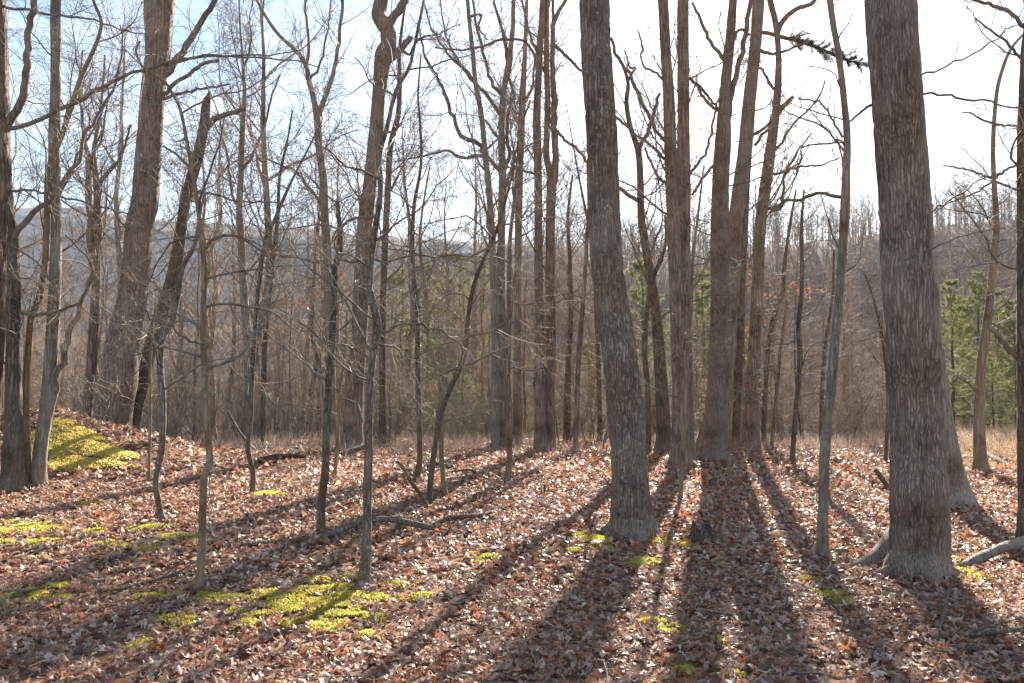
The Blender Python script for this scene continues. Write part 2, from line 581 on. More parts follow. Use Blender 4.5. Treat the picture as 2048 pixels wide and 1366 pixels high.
class Crown:
    """collects the main branches (each its own part) and the fine twigs (one part) of a tree"""
    def __init__(self, seed):
        self.g = np.random.default_rng(seed)
        self.main = []      # (pts, rad) single polylines
        self.fine = []      # groups for tubes()

    def add_main(self, pts, rad, stem=False):
        self.main.append((np.asarray(pts, float), np.asarray(rad, float), stem))

    def sub(self, pts, rad, k2, l2, k3, l3, k4=0, l4=0.0, a2=0.95, up=0.03, wig=0.17, t0=0.15, flat=1.0, rmin=0.0022, n2=6, n3=4):
        g = self.g
        P, D, rr, idx, t = spawn(pts, rad, k2, t0, 0.98, a2, 0.25, g, flat)
        L = l2 * (1.15 - 0.6 * t) * g.uniform(0.5, 1.3, len(P))
        p2, r2 = grow(P, D, L, np.maximum(np.minimum(rr * 0.6, L * 0.011 + 0.001), rmin * 1.3), n2, wig, up, g, 0.35)
        self.fine.append((p2, r2, 3))
        if not k3:
            return
        P, D, rr, idx, t = spawn(p2, r2, k3, 0.15, 0.98, 0.85, 0.25, g, flat)
        L = l3 * (1.15 - 0.6 * t) * g.uniform(0.4, 1.3, len(P))
        p3, r3 = grow(P, D, L, np.maximum(np.minimum(rr * 0.62, L * 0.010 + 0.001), rmin), n3, wig * 1.15, up, g, 0.45)
        self.fine.append((p3, r3, 3))
        if not k4:
            return
        P, D, rr, idx, t = spawn(p3, r3, k4, 0.2, 0.98, 0.8, 0.25, g, flat)
        L = l4 * (1.15 - 0.6 * t) * g.uniform(0.4, 1.3, len(P))
        p4, r4 = grow(P, D, L, np.maximum(np.minimum(rr * 0.7, L * 0.012 + 0.0008), rmin * 0.85), 3, wig * 1.2, up, g, 0.6)
        self.fine.append((p4, r4, 3))

    def from_trunk(self, C, h0, h1, k, length, ang, up1, wig1, rr=0.35, rmax=0.05, **kw):
        """C (m,4) trunk points; branches between heights h0 and h1"""
        sel = C[(C[:, 2] >= h0) & (C[:, 2] <= h1)]
        if len(sel) < 3 or k == 0:
            return
        g = self.g
        P, D, r, idx, t = spawn(sel[None, :, :3], sel[None, :, 3], k, 0, 1, ang, 0.22, g)
        L = length * g.uniform(0.45, 1.25, k) * (1.1 - 0.45 * t)
        n = 10
        rb = np.minimum(np.minimum(r * rr * 1.6, L * 0.0105 + 0.002), rmax) * g.uniform(0.7, 1.1, k)
        pts, rad = grow(P, D, L, rb, n, wig1, up1, g, 0.3)
        for a, b in zip(pts, rad):
            self.add_main(a, b)
        self.sub(pts, rad, **kw)

    def limb(self, pts4, n=14, twigs=True, stem=False, **kw):
        C = catmull(pts4, n)
        sg = np.linalg.norm(C[1, :3] - C[0, :3])
        C[1:-1, :3] += self.g.normal(0, min(0.014, 0.13 * sg), (n - 2, 3))
        self.add_main(C[:, :3], C[:, 3], stem)
        if twigs:
            self.sub(C[None, :, :3], C[None, :, 3], **kw)

    def build(self, root, origin, mat_b, mat_t, main_sides=6, mat_s=None):
        for pts, rad, stem in self.main:
            V, F = tubes([(pts[None], rad[None], 12 if stem else main_sides)], origin)
            nm = 'stem' if stem else 'branch'
            link(nm, mesh_from(nm, V, F), mat_s if stem and mat_s else mat_b, root)
        if self.fine:
            V, F = tubes(self.fine, origin)
            if len(V):
                tag(link('twigs', mesh_from('twigs', V, F), mat_t, root), kind='stuff')


STY = {
    # in-view branches: count, length, angle from trunk, upward pull, wiggle, then side shoots
    'under': dict(k=18, length=1.3, ang=1.25, up=0.02, wig=0.20, kw=dict(k2=7, l2=0.6, k3=4, l3=0.28, k4=1, l4=0.12, wig=0.2, up=0.02, a2=0.9)),
    'mid': dict(k=20, length=2.6, ang=0.85, up=0.10, wig=0.15, kw=dict(k2=8, l2=1.0, k3=4, l3=0.48, k4=0, l4=0.22, wig=0.15, up=0.05, a2=0.75)),
    'big': dict(k=6, length=1.9, ang=1.1, up=0.05, wig=0.18, kw=dict(k2=6, l2=0.7, k3=4, l3=0.3, k4=2, l4=0.12, wig=0.22, up=0.02)),
    'thin': dict(k=10, length=0.9, ang=0.9, up=0.06, wig=0.17, kw=dict(k2=5, l2=0.4, k3=3, l3=0.18, wig=0.2, up=0.03)),
}


def tree(name, label, path, style='mid', Y=None, mat='bark_red', cat='tree', top=15.0, h=(1.6, 99), k=None, bl=1.0, limbs=(),
         sides=16, step=0.12, bark=0.0, plate=(0.035, 0.16), flare=0.35, lobes=5, seed=1, crown=8, stop=False, group=None, roots=None, extra_roots=(), lump=0.05):
    """path: photo points (px, py, width px) from foot to top of what shows; the trunk then goes on above the frame to height 'top'"""
    g = np.random.default_rng(seed * 131 + 7)
    if Y is None:
        b = ground_at(path[0][0], path[0][1]); Y = b[1]
    pts = []
    for i, (px, py, w) in enumerate(path):
        dy = 0.0 if i == 0 else 0.06 * math.sin(i * 1.7 + seed)
        p = at(px, py, Y + dy)
        t = (Y + dy) / ray(px, py)[1]
        pts.append([p[0], p[1], p[2], 0.5 * w / FPX * t])
    pts = np.array(pts)
    gz = tz(pts[0, 0], pts[0, 1])
    if pts[0, 2] > gz + 0.15:        # foot hidden behind the brow: carry the trunk down to the ground
        dirn = pts[0, :3] - pts[1, :3]; dirn = dirn / max(abs(dirn[2]), 0.1)
        dirn[:2] = np.clip(dirn[:2], -0.25, 0.25)
        q = pts[0].copy(); q[:3] += dirn * (pts[0, 2] - gz); q[2] = tz(q[0], q[1]); q[3] *= 1.12
        pts = np.vstack([q, pts])
    origin = np.array((pts[0, 0], pts[0, 1], tz(pts[0, 0], pts[0, 1])))
    root = empty(name, origin)
    tag(root, label, cat, group)
    low = pts[0].copy(); low[2] = origin[2] - 0.3
    pts = np.vstack([low, pts])
    vis_top = pts[-1, 2]
    if not stop and top > vis_top + 0.5:
        d = norm((pts[-1, :3] - pts[-2, :3])[None])[0]
        q = pts[-1].copy(); r0 = q[3]
        nst = max(2, int((top - vis_top) / 1.3))
        for s in range(nst):
            d = norm((d + g.normal(0, 0.10, 3) + np.array((0, 0, 0.15)))[None])[0]
            q = q.copy(); q[:3] += d * (top - vis_top) / nst
            q[3] = r0 * (1 - 0.85 * (s + 1) / nst)
            pts = np.vstack([pts, q])
    V, F = trunk_mesh(pts, origin, sides, step, bark, plate, flare, lobes, seed, lump, roots, vis_top)
    link('trunk', mesh_from('trunk', V, F), M[mat], root)
    rb = pts[1, 3]
    nr = 0 if rb < 0.10 else 5
    for q in range(nr):
        aa = q * 6.283 / nr + g.uniform(-0.4, 0.4) + seed
        ln = rb * g.uniform(1.3, 2.4)
        bend = g.normal(0, 0.25)
        rp = []
        for f in (0.0, 0.3, 0.6, 1.0):
            a2 = aa + bend * f
            rx = origin[0] + math.cos(a2) * (rb * 0.55 + ln * f); ry = origin[1] + math.sin(a2) * (rb * 0.55 + ln * f)
            rp.append([rx, ry, tz(rx, ry) + rb * (0.5 * (1 - f) ** 2.0 - 0.16 * f) - 0.01, rb * (0.33 * (1 - f) + 0.07)])
        RV, RF = trunk_mesh(np.array(rp), origin, 12, 0.04, bark * 0.5, plate, 0, 5, seed + q, 0.1)
        link('root', mesh_from('root', RV, RF), M[mat], root)
    for rp in extra_roots:
        pp = []
        for (px, py, w, hh) in rp:
            gq = ground_at(px, py); pp.append([gq[0], gq[1], gq[2] + hh, 0.5 * w / FPX * gq[1]])
        RV, RF = trunk_mesh(np.array(pp), origin, 18, 0.025, bark * 0.5, plate, 0, 5, seed, 0.12)
        link('root', mesh_from('root', RV, RF), M[mat], root)
    C = catmull(pts, 80)
    cr = Crown(seed * 17 + 3)
    s = STY[style]
    tmin = max(0.0022, 0.00027 * Y)
    hi = min(h[1], vis_top + 0.5)
    cr.from_trunk(C, h[0], hi, s['k'] if k is None else k, s['length'] * bl, s['ang'], s['up'], s['wig'], rmin=tmin, **s['kw'])
    if not stop and top > vis_top + 1.5 and crown:
        cr.from_trunk(C, vis_top + 0.5, top - 0.3, max(3, crown // 2), (top - vis_top) * 0.4 + 0.8, 0.7, 0.12, 0.14, rmax=0.06, k2=4, l2=1.0, k3=2, l3=0.5, up=0.05)
    for lb in limbs:
        tw = lb.get('tw', {})
        yoff = lb.get('dy', 0.0)
        n = len(lb['p'])
        pp = []
        for i, (px, py, w) in enumerate(lb['p']):
            yy = Y + yoff * i / max(1, n - 1)
            p = at(px, py, yy); t = yy / ray(px, py)[1]
            pp.append([*p, 0.5 * w / FPX * t])
        d = dict(k2=8, l2=0.7, k3=5, l3=0.32, k4=1, l4=0.16, wig=0.16, up=0.03, a2=0.85, rmin=tmin); d.update(tw)
        cr.limb(np.array(pp), n=lb.get('n', 16), twigs=lb.get('twigs', True), stem=lb.get('stem', False), **d)
    cr.build(root, origin, M['branch'], M['twig'], mat_s=M[mat])
    return root


# ------------------------------------------------------------------ the trees of the photograph, nearest and largest first
def P_(*a):
    return dict(p=list(a))


# right foreground oak
tree('oak_tree', 'massive furrowed grey oak trunk in the right foreground with a flared root', [
    (1838, 1152, 108), (1838, 1100, 107), (1838, 1040, 106), (1837, 980, 103), (1834, 900, 97), (1830, 800, 96), (1824, 700, 94), (1816, 580, 92), (1810, 450, 92),
    (1802, 330, 91), (1792, 200, 91), (1786, 100, 92), (1781, 0, 93)], 'big', mat='bark_oak', top=17, h=(2.6, 9), k=0, sides=100, step=0.017, bark=0.021,
    plate=(0.042, 0.24), flare=0.05, lobes=5, seed=31, crown=10, lump=0.03, roots=[(0.15, 0.10, 0.4), (2.6, 0.04, 0.5), (1.5, 0.05, 0.3), (-1.7, 0.05, 0.4)],
    extra_roots=[[(1802, 1122, 62, 0.2), (1772, 1128, 46, 0.09), (1740, 1133, 32, 0.03), (1705, 1138, 22, 0.0), (1668, 1142, 16, -0.02), (1640, 1150, 8, -0.04)]], limbs=[
        dict(p=[(1838, 152, 5), (1880, 140, 4), (1960, 95, 3.5), (2030, 55, 2.5), (2100, 20, 2)], tw=dict(k2=4, l2=0.35, k3=2, l3=0.15), dy=0.4),
        dict(p=[(1838, 190, 5), (1900, 188, 4.5), (1922, 192, 4.5), (1945, 206, 4.5), (1960, 203, 4), (2040, 210, 3), (2120, 235, 2)], tw=dict(k2=4, l2=0.3, k3=2, l3=0.15), dy=0.3),
        dict(p=[(1858, 425, 4), (1900, 400, 4), (1960, 360, 3), (2000, 345, 2)], tw=dict(k2=5, l2=0.35, k3=3, l3=0.15), dy=0.5),
        dict(p=[(1862, 500, 3), (1930, 470, 2.5), (2010, 455, 2)], tw=dict(k2=4, l2=0.3, k3=2, l3=0.12), dy=-0.3),
        dict(p=[(1750, 205, 7), (1738, 212, 6), (1722, 224, 5), (1700, 243, 4)], tw=dict(k2=2, l2=0.2, k3=2, l3=0.1), dy=0.2)])
# second trunk behind it
tree('oak_tree', 'trunk mostly hidden behind the massive right oak, flaring at its right', [
    (1905, 1010, 70), (1900, 960, 60), (1892, 900, 50), (1880, 820, 44), (1866, 720, 42), (1856, 600, 40), (1846, 440, 38), (1832, 250, 36), (1815, 0, 34)], 'big', mat='bark_grey',
    top=14, k=0, sides=40, step=0.03, bark=0.01, flare=0.55, seed=32, crown=6)
# centre oak
tree('oak_tree', 'thick oak trunk with pale lichen and a bend, right of the middle', [
    (1263, 1072, 86), (1262, 1030, 80), (1260, 980, 77), (1256, 900, 72), (1251, 830, 69), (1245, 760, 68), (1238, 700, 67), (1228, 640, 67), (1221, 590, 65), (1213, 520, 62),
    (1209, 450, 64), (1207, 400, 64), (1205, 300, 62), (1199, 200, 60), (1192, 100, 60), (1188, 0, 58)], 'big', mat='bark_lichen', top=17, h=(3, 9), k=0, sides=84, step=0.021,
    bark=0.017, plate=(0.042, 0.2), flare=0.07, lobes=6, seed=33, crown=10, lump=0.03, roots=[(0.1, 0.05, 0.4), (2.9, 0.07, 0.4), (1.4, 0.05, 0.5)])
# slender trunk before the right oak
tree('slender_tree', 'slender smooth greenish grey tree just left of the massive right oak', [
    (1646, 1112, 25), (1645, 1050, 22), (1647, 1000, 20), (1650, 900, 20), (1660, 800, 19), (1668, 700, 18), (1678, 600, 17), (1685, 500, 16), (1690, 420, 19), (1692, 350, 16),
    (1694, 270, 14), (1688, 200, 12.5), (1676, 100, 12), (1660, 0, 12)], 'thin', mat='bark_grey', top=11, h=(2.2, 5.5), k=9, bl=0.9, sides=28, step=0.03, bark=0.003, seed=34, crown=8, limbs=[
        dict(p=[(1685, 275, 5), (1655, 224, 4.5), (1640, 205, 4), (1596, 196, 3)], tw=dict(k2=5, l2=0.4, k3=3, l3=0.2), dy=0.4),
        dict(p=[(1688, 290, 4), (1640, 250, 4), (1590, 232, 3), (1550, 215, 2)], tw=dict(k2=5, l2=0.3, k3=3, l3=0.15), dy=0.6),
        dict(p=[(1686, 395, 8), (1650, 388, 7), (1632, 386, 7), (1610, 396, 7), (1570, 402, 6), (1562, 418, 6), (1540, 425, 5)], tw=dict(k2=8, l2=0.4, k3=4, l3=0.2), dy=0.5),
        dict(p=[(1686, 285, 4), (1610, 292, 3.5), (1600, 320, 3), (1575, 400, 2.5)], tw=dict(k2=7, l2=0.4, k3=4, l3=0.2), dy=0.4)])
# foreground saplings
tree('sapling', 'pale lichen-spotted sapling rooted in the moss, nearest the middle of the foreground', [
    (727, 1170, 22), (733, 1102, 19), (735, 999, 17.5), (737, 896, 17), (738, 828, 16), (741, 760, 15), (749, 691, 15), (754, 650, 17), (745, 601, 14), (739, 570, 13), (742, 519, 13), (749, 467, 13),
    (759, 400, 11), (761, 360, 10.5), (759, 310, 10), (773, 258, 9), (793, 179, 8), (817, 138, 7), (831, 82, 6)], 'under', mat='bark_lichen', top=6.2, h=(1.3, 4.4), k=15, bl=0.85, sides=20,
    step=0.03, bark=0.004, flare=0.5, seed=35, crown=3, cat='sapling', limbs=[
        dict(p=[(831, 84, 5), (850, 74, 4), (873, 69, 3), (920, 48, 2)], tw=dict(k2=4, l2=0.25, k3=2, l3=0.1)),
        dict(p=[(748, 660, 6), (770, 662, 5.5), (800, 648, 5), (840, 650, 4.5), (880, 660, 4), (925, 690, 3.5), (950, 680, 2)], tw=dict(k2=10, l2=0.35, k3=4, l3=0.18), dy=0.5),
        dict(p=[(745, 720, 4), (715, 700, 4), (690, 690, 3.5), (650, 685, 2.5)], tw=dict(k2=7, l2=0.3, k3=4, l3=0.14), dy=-0.5)])
tree('sapling', 'thin crooked sapling with a kink near its foot, left foreground', [
    (397, 1182, 17), (401, 1140, 15.5), (404, 1080, 15), (406, 999, 14.5), (409, 951, 15), (419, 928, 15), (418, 896, 13), (414, 860, 12.5), (411, 800, 12), (409, 742, 12), (406, 656, 11.5), (408, 536, 10.5),
    (402, 467, 9.5), (396, 413, 9), (385, 344, 8), (372, 275, 7.5), (361, 220, 6.5), (344, 186, 5.5), (327, 162, 5), (289, 138, 4.5), (272, 103, 4), (280, 82, 3)], 'under', mat='bark_tan', h=(1.5, 4.2), k=16,
    bl=0.95, sides=18, step=0.03, bark=0.003, flare=0.35, seed=36, stop=True, cat='sapling', limbs=[
        dict(p=[(408, 500, 5), (430, 475, 4.5), (470, 472, 4), (520, 490, 3), (560, 500, 2)], tw=dict(k2=8, l2=0.35, k3=4, l3=0.16), dy=0.4),
        dict(p=[(409, 690, 4), (375, 680, 4), (345, 655, 3.5), (310, 640, 3), (270, 590, 2)], tw=dict(k2=8, l2=0.3, k3=4, l3=0.15), dy=-0.6)])
tree('sapling', 'dark bent sapling standing at the end of the long fallen branch', [
    (642, 1072, 19), (642, 1040, 17), (644, 999, 16), (650, 948, 16), (652, 896, 15), (656, 794, 14), (663, 691, 13), (668, 588, 12.5), (671, 529, 12), (678, 512, 12), (680, 467, 10), (675, 413, 9), (676, 405, 8)], 'under',
    mat='bark_dark', h=(1.2, 4), k=12, bl=0.85, sides=18, step=0.04, bark=0.004, flare=0.3, seed=37, stop=True, cat='sapling', limbs=[
        dict(p=[(668, 535, 7), (640, 526, 6.5), (600, 517, 6), (535, 510, 5.5), (480, 475, 5), (440, 472, 4), (405, 482, 3), (360, 470, 2)], tw=dict(k2=12, l2=0.45, k3=5, l3=0.2), dy=-0.4),
        dict(p=[(678, 518, 6), (720, 522, 5.5), (770, 521, 5), (835, 508, 5), (887, 514, 5), (945, 508, 4.5), (975, 496, 4), (1005, 470, 3)], tw=dict(k2=12, l2=0.45, k3=5, l3=0.2), dy=0.5)])
tree('sapling', 'zigzag sapling with a white-spotted foot beside the left moss', [
    (326, 1046, 13), (321, 1025, 12.5), (316, 1000, 12), (311, 965, 11.5), (318, 930, 12), (323, 900, 13), (325, 860, 13), (325, 794, 13.5), (320, 718, 12.5), (327, 670, 12), (344, 643, 12), (356, 590, 11), (365, 536, 10), (389, 491, 8), (398, 440, 6), (410, 380, 4)],
    'under', mat='bark_lichen', h=(1.2, 4), k=10, bl=0.9, sides=16, step=0.04, bark=0.003, flare=0.5, seed=38, stop=True, cat='sapling')
tree('sapling', 'straight thin sapling beside a small moss spot, left of the bent dark sapling', [
    (504, 990, 11), (506, 948, 10.5), (496, 896, 10), (501, 840, 10), (504, 760, 10), (509, 674, 9.5), (516, 588, 9), (530, 484, 8), (540, 461, 7.5), (568, 396, 6.5), (585, 358, 5), (610, 310, 4), (640, 250, 2.5)],
    'under', mat='bark_dark', h=(1.0, 4.5), k=11, sides=14, step=0.05, seed=39, stop=True, cat='sapling', flare=0.25)
tree('sapling', 'thin dark straight sapling left of the Y-shaped stems', [
    (832, 965, 14), (838, 930, 12), (840, 896, 11.5), (837, 794, 11), (835, 691, 10), (836, 622, 10), (828, 553, 9), (825, 484, 8.5), (828, 413, 7.5), (842, 327, 6), (840, 241, 5), (836, 189, 4), (842, 110, 3)],
    'under', mat='bark_dark', h=(1.2, 6), k=14, sides=14, step=0.05, seed=40, stop=True, cat='sapling', flare=0.4)
tree('sapling', 'sapling leaning right in a long diagonal from a shared foot near the fallen branch', [
    (858, 1012, 12), (861, 965, 11.5), (868, 905, 11), (877, 856, 11), (887, 811, 10.5), (904, 770, 10), (928, 712, 9.5), (936, 639, 9.5), (948, 570, 8.5), (972, 508, 7.5), (983, 484, 7), (997, 450, 6), (1030, 330, 4)],
    'under', mat='bark_dark', h=(1.2, 4.2), k=12, sides=14, step=0.05, seed=41, stop=True, cat='sapling', flare=0.4)
tree('sapling', 'thin wavy sapling bowed left, crossing the diagonal sapling', [
    (892, 996, 11), (887, 965, 10), (883, 896, 9.5), (883, 830, 9), (882, 777, 9), (866, 718, 9), (855, 670, 8.5), (855, 642, 9), (852, 588, 7.5), (849, 563, 8), (842, 519, 6.5), (840, 467, 5.5), (848, 400, 4), (860, 330, 3)],
    'under', mat='bark_tan', h=(1.0, 4.0), k=12, sides=14, step=0.05, seed=42, stop=True, cat='sapling', flare=0.3)
tree('sapling', 'thin upright sapling alone in the leaf litter left of the lichen oak', [
    (1015, 963, 13), (1018, 930, 12), (1019, 897, 12), (1019, 828, 11.5), (1015, 760, 11.5), (1018, 656, 11), (1019, 519, 9), (1021, 467, 8), (1027, 413, 7), (1036, 303, 5), (1040, 200, 4), (1046, 120, 3)],
    'under', mat='bark_red', h=(1.4, 6), k=13, sides=14, step=0.05, seed=43, stop=True, cat='sapling', flare=0.4)
tree('sapling', 'very thin pale sapling in front of the pair of straight trunks', [
    (1361, 1002, 9), (1363, 950, 9), (1366, 896, 9), (1370, 800, 8.5), (1376, 700, 8), (1383, 600, 7), (1385, 520, 6), (1396, 430, 5), (1408, 330, 3)], 'under', mat='bark_tan', h=(1.2, 4.6), k=10, bl=0.8, sides=10, step=0.06,
    seed=44, stop=True, cat='sapling', flare=0.25)

# left group
tree('bare_tree', 'trunk cut by the left edge of the picture with long bare limbs', [
    (-42, 960, 70), (-36, 850, 60), (-28, 740, 56), (-20, 640, 54), (-14, 540, 54), (-8, 450, 50), (-5, 350, 50), (-7, 250, 48), (-10, 120, 46), (-14, 0, 46)], 'big', Y=11.0, mat='bark_red', top=15, k=4, h=(2.5, 6), sides=30,
    step=0.06, bark=0.012, seed=51, crown=6, limbs=[
        dict(p=[(10, 262, 18), (22, 235, 16), (40, 205, 15), (52, 170, 14), (56, 120, 13), (57, 60, 12.5), (66, 0, 12), (80, -90, 9)], stem=True, n=24, tw=dict(k2=8, l2=0.9, k3=5, l3=0.4)),
        dict(p=[(12, 258, 9), (50, 252, 8.5), (90, 232, 8), (140, 208, 7.5), (200, 178, 7), (240, 155, 6.5), (290, 142, 6), (330, 130, 5.5), (380, 115, 4.5), (440, 110, 4), (520, 112, 3), (600, 100, 2)], n=30, tw=dict(k2=16, l2=0.8, k3=6, l3=0.35)),
        dict(p=[(5, 10, 6), (50, 22, 5.5), (110, 30, 5), (180, 40, 4), (250, 62, 3), (300, 75, 2)], n=20, tw=dict(k2=10, l2=0.6, k3=5, l3=0.3), dy=-0.6),
        dict(p=[(8, 385, 6), (60, 382, 5), (110, 392, 5), (180, 405, 4), (260, 430, 3)], n=20, tw=dict(k2=10, l2=0.6, k3=5, l3=0.3), dy=-0.5)])
tree('bare_tree', 'dark mossy-footed trunk at the far left with a rising crooked branch', [
    (28, 982, 54), (27, 940, 42), (27, 880, 36), (27, 800, 30), (27, 720, 27), (27, 640, 26), (28, 560, 24), (27, 500, 22), (26, 462, 18), (20, 430, 12), (10, 400, 8)], 'under', mat='bark_dark', h=(1.5, 4), k=12, sides=32, step=0.03,
    bark=0.008, flare=0.45, seed=52, stop=True, limbs=[
        dict(p=[(28, 475, 13), (50, 445, 11), (72, 420, 10), (100, 396, 9), (128, 362, 8), (151, 330, 7.5), (165, 295, 7), (179, 262, 6), (205, 215, 5.5), (234, 162, 5), (243, 100, 4), (240, 50, 3)], n=26, tw=dict(k2=14, l2=0.7, k3=5, l3=0.3)),
        dict(p=[(38, 625, 7), (70, 628, 7), (105, 626, 6.5), (140, 615, 6), (165, 600, 5), (185, 545, 5), (172, 515, 4), (130, 470, 3)], n=20, tw=dict(k2=14, l2=0.4, k3=4, l3=0.2), dy=-0.8)])
tree('bare_tree', 'straight slim trunk rising full height near the left edge', [
    (76, 972, 32), (79, 920, 27), (88, 850, 27), (99, 760, 26), (107, 640, 24), (110, 560, 22), (113, 450, 20), (110, 360, 21), (108, 280, 21), (111, 200, 20), (112, 100, 19), (112, 0, 19)], 'big', mat='bark_grey', top=13, h=(2, 6.5), k=10,
    bl=0.8, sides=28, step=0.04, bark=0.004, flare=0.3, seed=53, crown=7, limbs=[
        dict(p=[(92, 850, 16), (104, 800, 15), (114, 755, 14), (128, 700, 13), (148, 640, 11), (162, 605, 9), (180, 560, 6), (186, 540, 5), (178, 512, 4), (150, 480, 3)], stem=True, n=22, tw=dict(k2=10, l2=0.5, k3=5, l3=0.25)),
        dict(p=[(113, 400, 6), (124, 378, 6), (145, 340, 5.5), (160, 300, 5), (190, 255, 4), (220, 190, 3)], tw=dict(k2=8, l2=0.6, k3=4, l3=0.3))])
tree('bare_tree', 'thin curving stem between the dark far-left trunk and the straight slim trunk', [
    (56, 972, 17), (55, 900, 15), (51, 800, 14), (57, 700, 13), (62, 640, 13), (79, 595, 13), (90, 530, 12.5), (93, 470, 12), (97, 344, 11), (122, 275, 10.5), (141, 220, 10), (162, 155, 9), (193, 86, 8), (203, 45, 7), (190, 10, 6), (178, -20, 5)],
    'mid', mat='bark_tan', top=8.5, h=(2.5, 6.5), k=9, bl=0.6, sides=16, step=0.05, flare=0.4, seed=54, crown=4)
tree('bare_tree', 'twin-stemmed tree with a bushy crown left of the great leaning trunk', [
    (172, 850, 22), (174, 828, 20), (182, 740, 20), (189, 640, 19), (191, 590, 18), (193, 540, 16), (194, 450, 14), (194, 380, 13), (190, 340, 11), (188, 300, 8), (196, 250, 6), (205, 180, 4), (210, 110, 3)], 'mid', Y=17.5, mat='bark_red', h=(3.6, 8), k=14,
    bl=0.9, sides=18, step=0.07, flare=0.3, seed=55, stop=True, limbs=[
        dict(p=[(190, 560, 14), (184, 520, 13.5), (180, 450, 13), (178, 390, 13), (178, 330, 11), (172, 290, 8), (165, 240, 6), (160, 170, 4), (165, 100, 3)], stem=True, n=20, tw=dict(k2=16, l2=1.2, k3=6, l3=0.5)),
        dict(p=[(194, 375, 9), (215, 345, 8), (238, 320, 7), (250, 290, 5), (262, 250, 4)], tw=dict(k2=8, l2=0.9, k3=5, l3=0.4))])
tree('oak_tree', 'great leaning oak trunk behind the mossy mound at left', [
    (218, 888, 82), (222, 862, 74), (231, 800, 70), (239, 760, 69), (246, 680, 63), (264, 600, 57), (273, 520, 52), (280, 450, 51), (291, 400, 51), (298, 300, 48), (305, 200, 46), (315, 100, 47), (320, 0, 58)], 'big', Y=17.4, mat='bark_red', top=16, h=(2.4, 8),
    k=7, bl=0.8, sides=48, step=0.05, bark=0.016, plate=(0.06, 0.2), flare=0.25, seed=56, crown=9, limbs=[
        dict(p=[(328, 150, 16), (343, 132, 14), (362, 108, 13), (385, 76, 12), (405, 40, 11), (432, -5, 10), (460, -60, 8)], stem=True, n=18, tw=dict(k2=10, l2=1.0, k3=6, l3=0.45)),
        dict(p=[(330, 190, 8), (350, 168, 8), (378, 148, 7.5), (410, 127, 7), (437, 121, 6)], twigs=False),
        dict(p=[(330, 135, 6), (365, 122, 6), (420, 112, 5), (480, 114, 4), (560, 118, 3), (640, 135, 2)], n=20, tw=dict(k2=12, l2=0.9, k3=5, l3=0.4)),
        dict(p=[(320, 200, 6), (350, 190, 6), (400, 178, 5), (460, 168, 3)], tw=dict(k2=9, l2=0.7, k3=5, l3=0.35))])
tree('snag_tree', 'dead leaning snag with a splintered broken top beside the great leaning oak', [
    (262, 888, 30), (270, 840, 24), (280, 790, 25), (292, 740, 26), (306, 680, 27), (333, 600, 27), (347, 550, 26), (363, 450, 20), (371, 400, 20), (385, 350, 21), (399, 300, 21), (408, 250, 20), (413, 205, 17), (416, 195, 10), (419, 183, 4)], 'big', Y=18.0,
    mat='bark_dark', h=(3.5, 7), k=7, bl=0.8, sides=26, step=0.05, bark=0.01, flare=0.2, seed=57, stop=True, limbs=[
        dict(p=[(404, 270, 14), (418, 250, 13), (430, 238, 12), (448, 230, 10), (470, 224, 9), (490, 218, 8)], twigs=False),
        dict(p=[(385, 340, 7), (365, 320, 6), (340, 300, 5), (318, 290, 3)], tw=dict(k2=6, l2=0.5, k3=3, l3=0.25)),
        dict(p=[(372, 400, 7), (400, 385, 6), (440, 392, 5), (480, 402, 4), (560, 405, 3)], tw=dict(k2=10, l2=0.6, k3=4, l3=0.3))])
tree('bare_tree', 'slim straight tree with whiskery crown between the snag and the forked tree', [
    (495, 898, 20), (497, 800, 18), (496, 700, 17), (489, 600, 16), (485, 540, 15), (482, 467, 14), (479, 430, 13), (482, 344, 12), (485, 258, 11), (489, 189, 9), (487, 148, 7), (484, 100, 5), (480, 50, 4), (478, -10, 3)], 'mid', Y=20, mat='bark_grey', top=11,
    h=(3.2, 10), k=20, bl=0.8, sides=16, step=0.08, seed=58, limbs=[
        dict(p=[(487, 150, 6), (495, 120, 5), (502, 86, 4), (500, 40, 3), (510, -10, 2)], tw=dict(k2=8, l2=1.0, k3=5, l3=0.4)),
        dict(p=[(484, 340, 7), (505, 310, 6), (530, 250, 5), (545, 190, 4), (560, 150, 3)], tw=dict(k2=10, l2=1.0, k3=5, l3=0.45)),
        dict(p=[(482, 420, 7), (466, 390, 6), (458, 330, 5), (450, 290, 4), (430, 250, 3)], tw=dict(k2=10, l2=1.0, k3=5, l3=0.45))])
tree('bare_tree', 'thin leaning stem with many upright shoots right of the slim straight tree', [
    (526, 900, 12), (527, 794, 11.5), (531, 674, 11.5), (538, 590, 11), (545, 519, 10.5), (551, 484, 9.5), (556, 420, 7), (560, 350, 6), (575, 280, 4), (585, 220, 3)], 'mid', Y=18, mat='bark_dark', h=(2.0, 7), k=16, bl=0.7, sides=12, step=0.08, seed=59, stop=True)
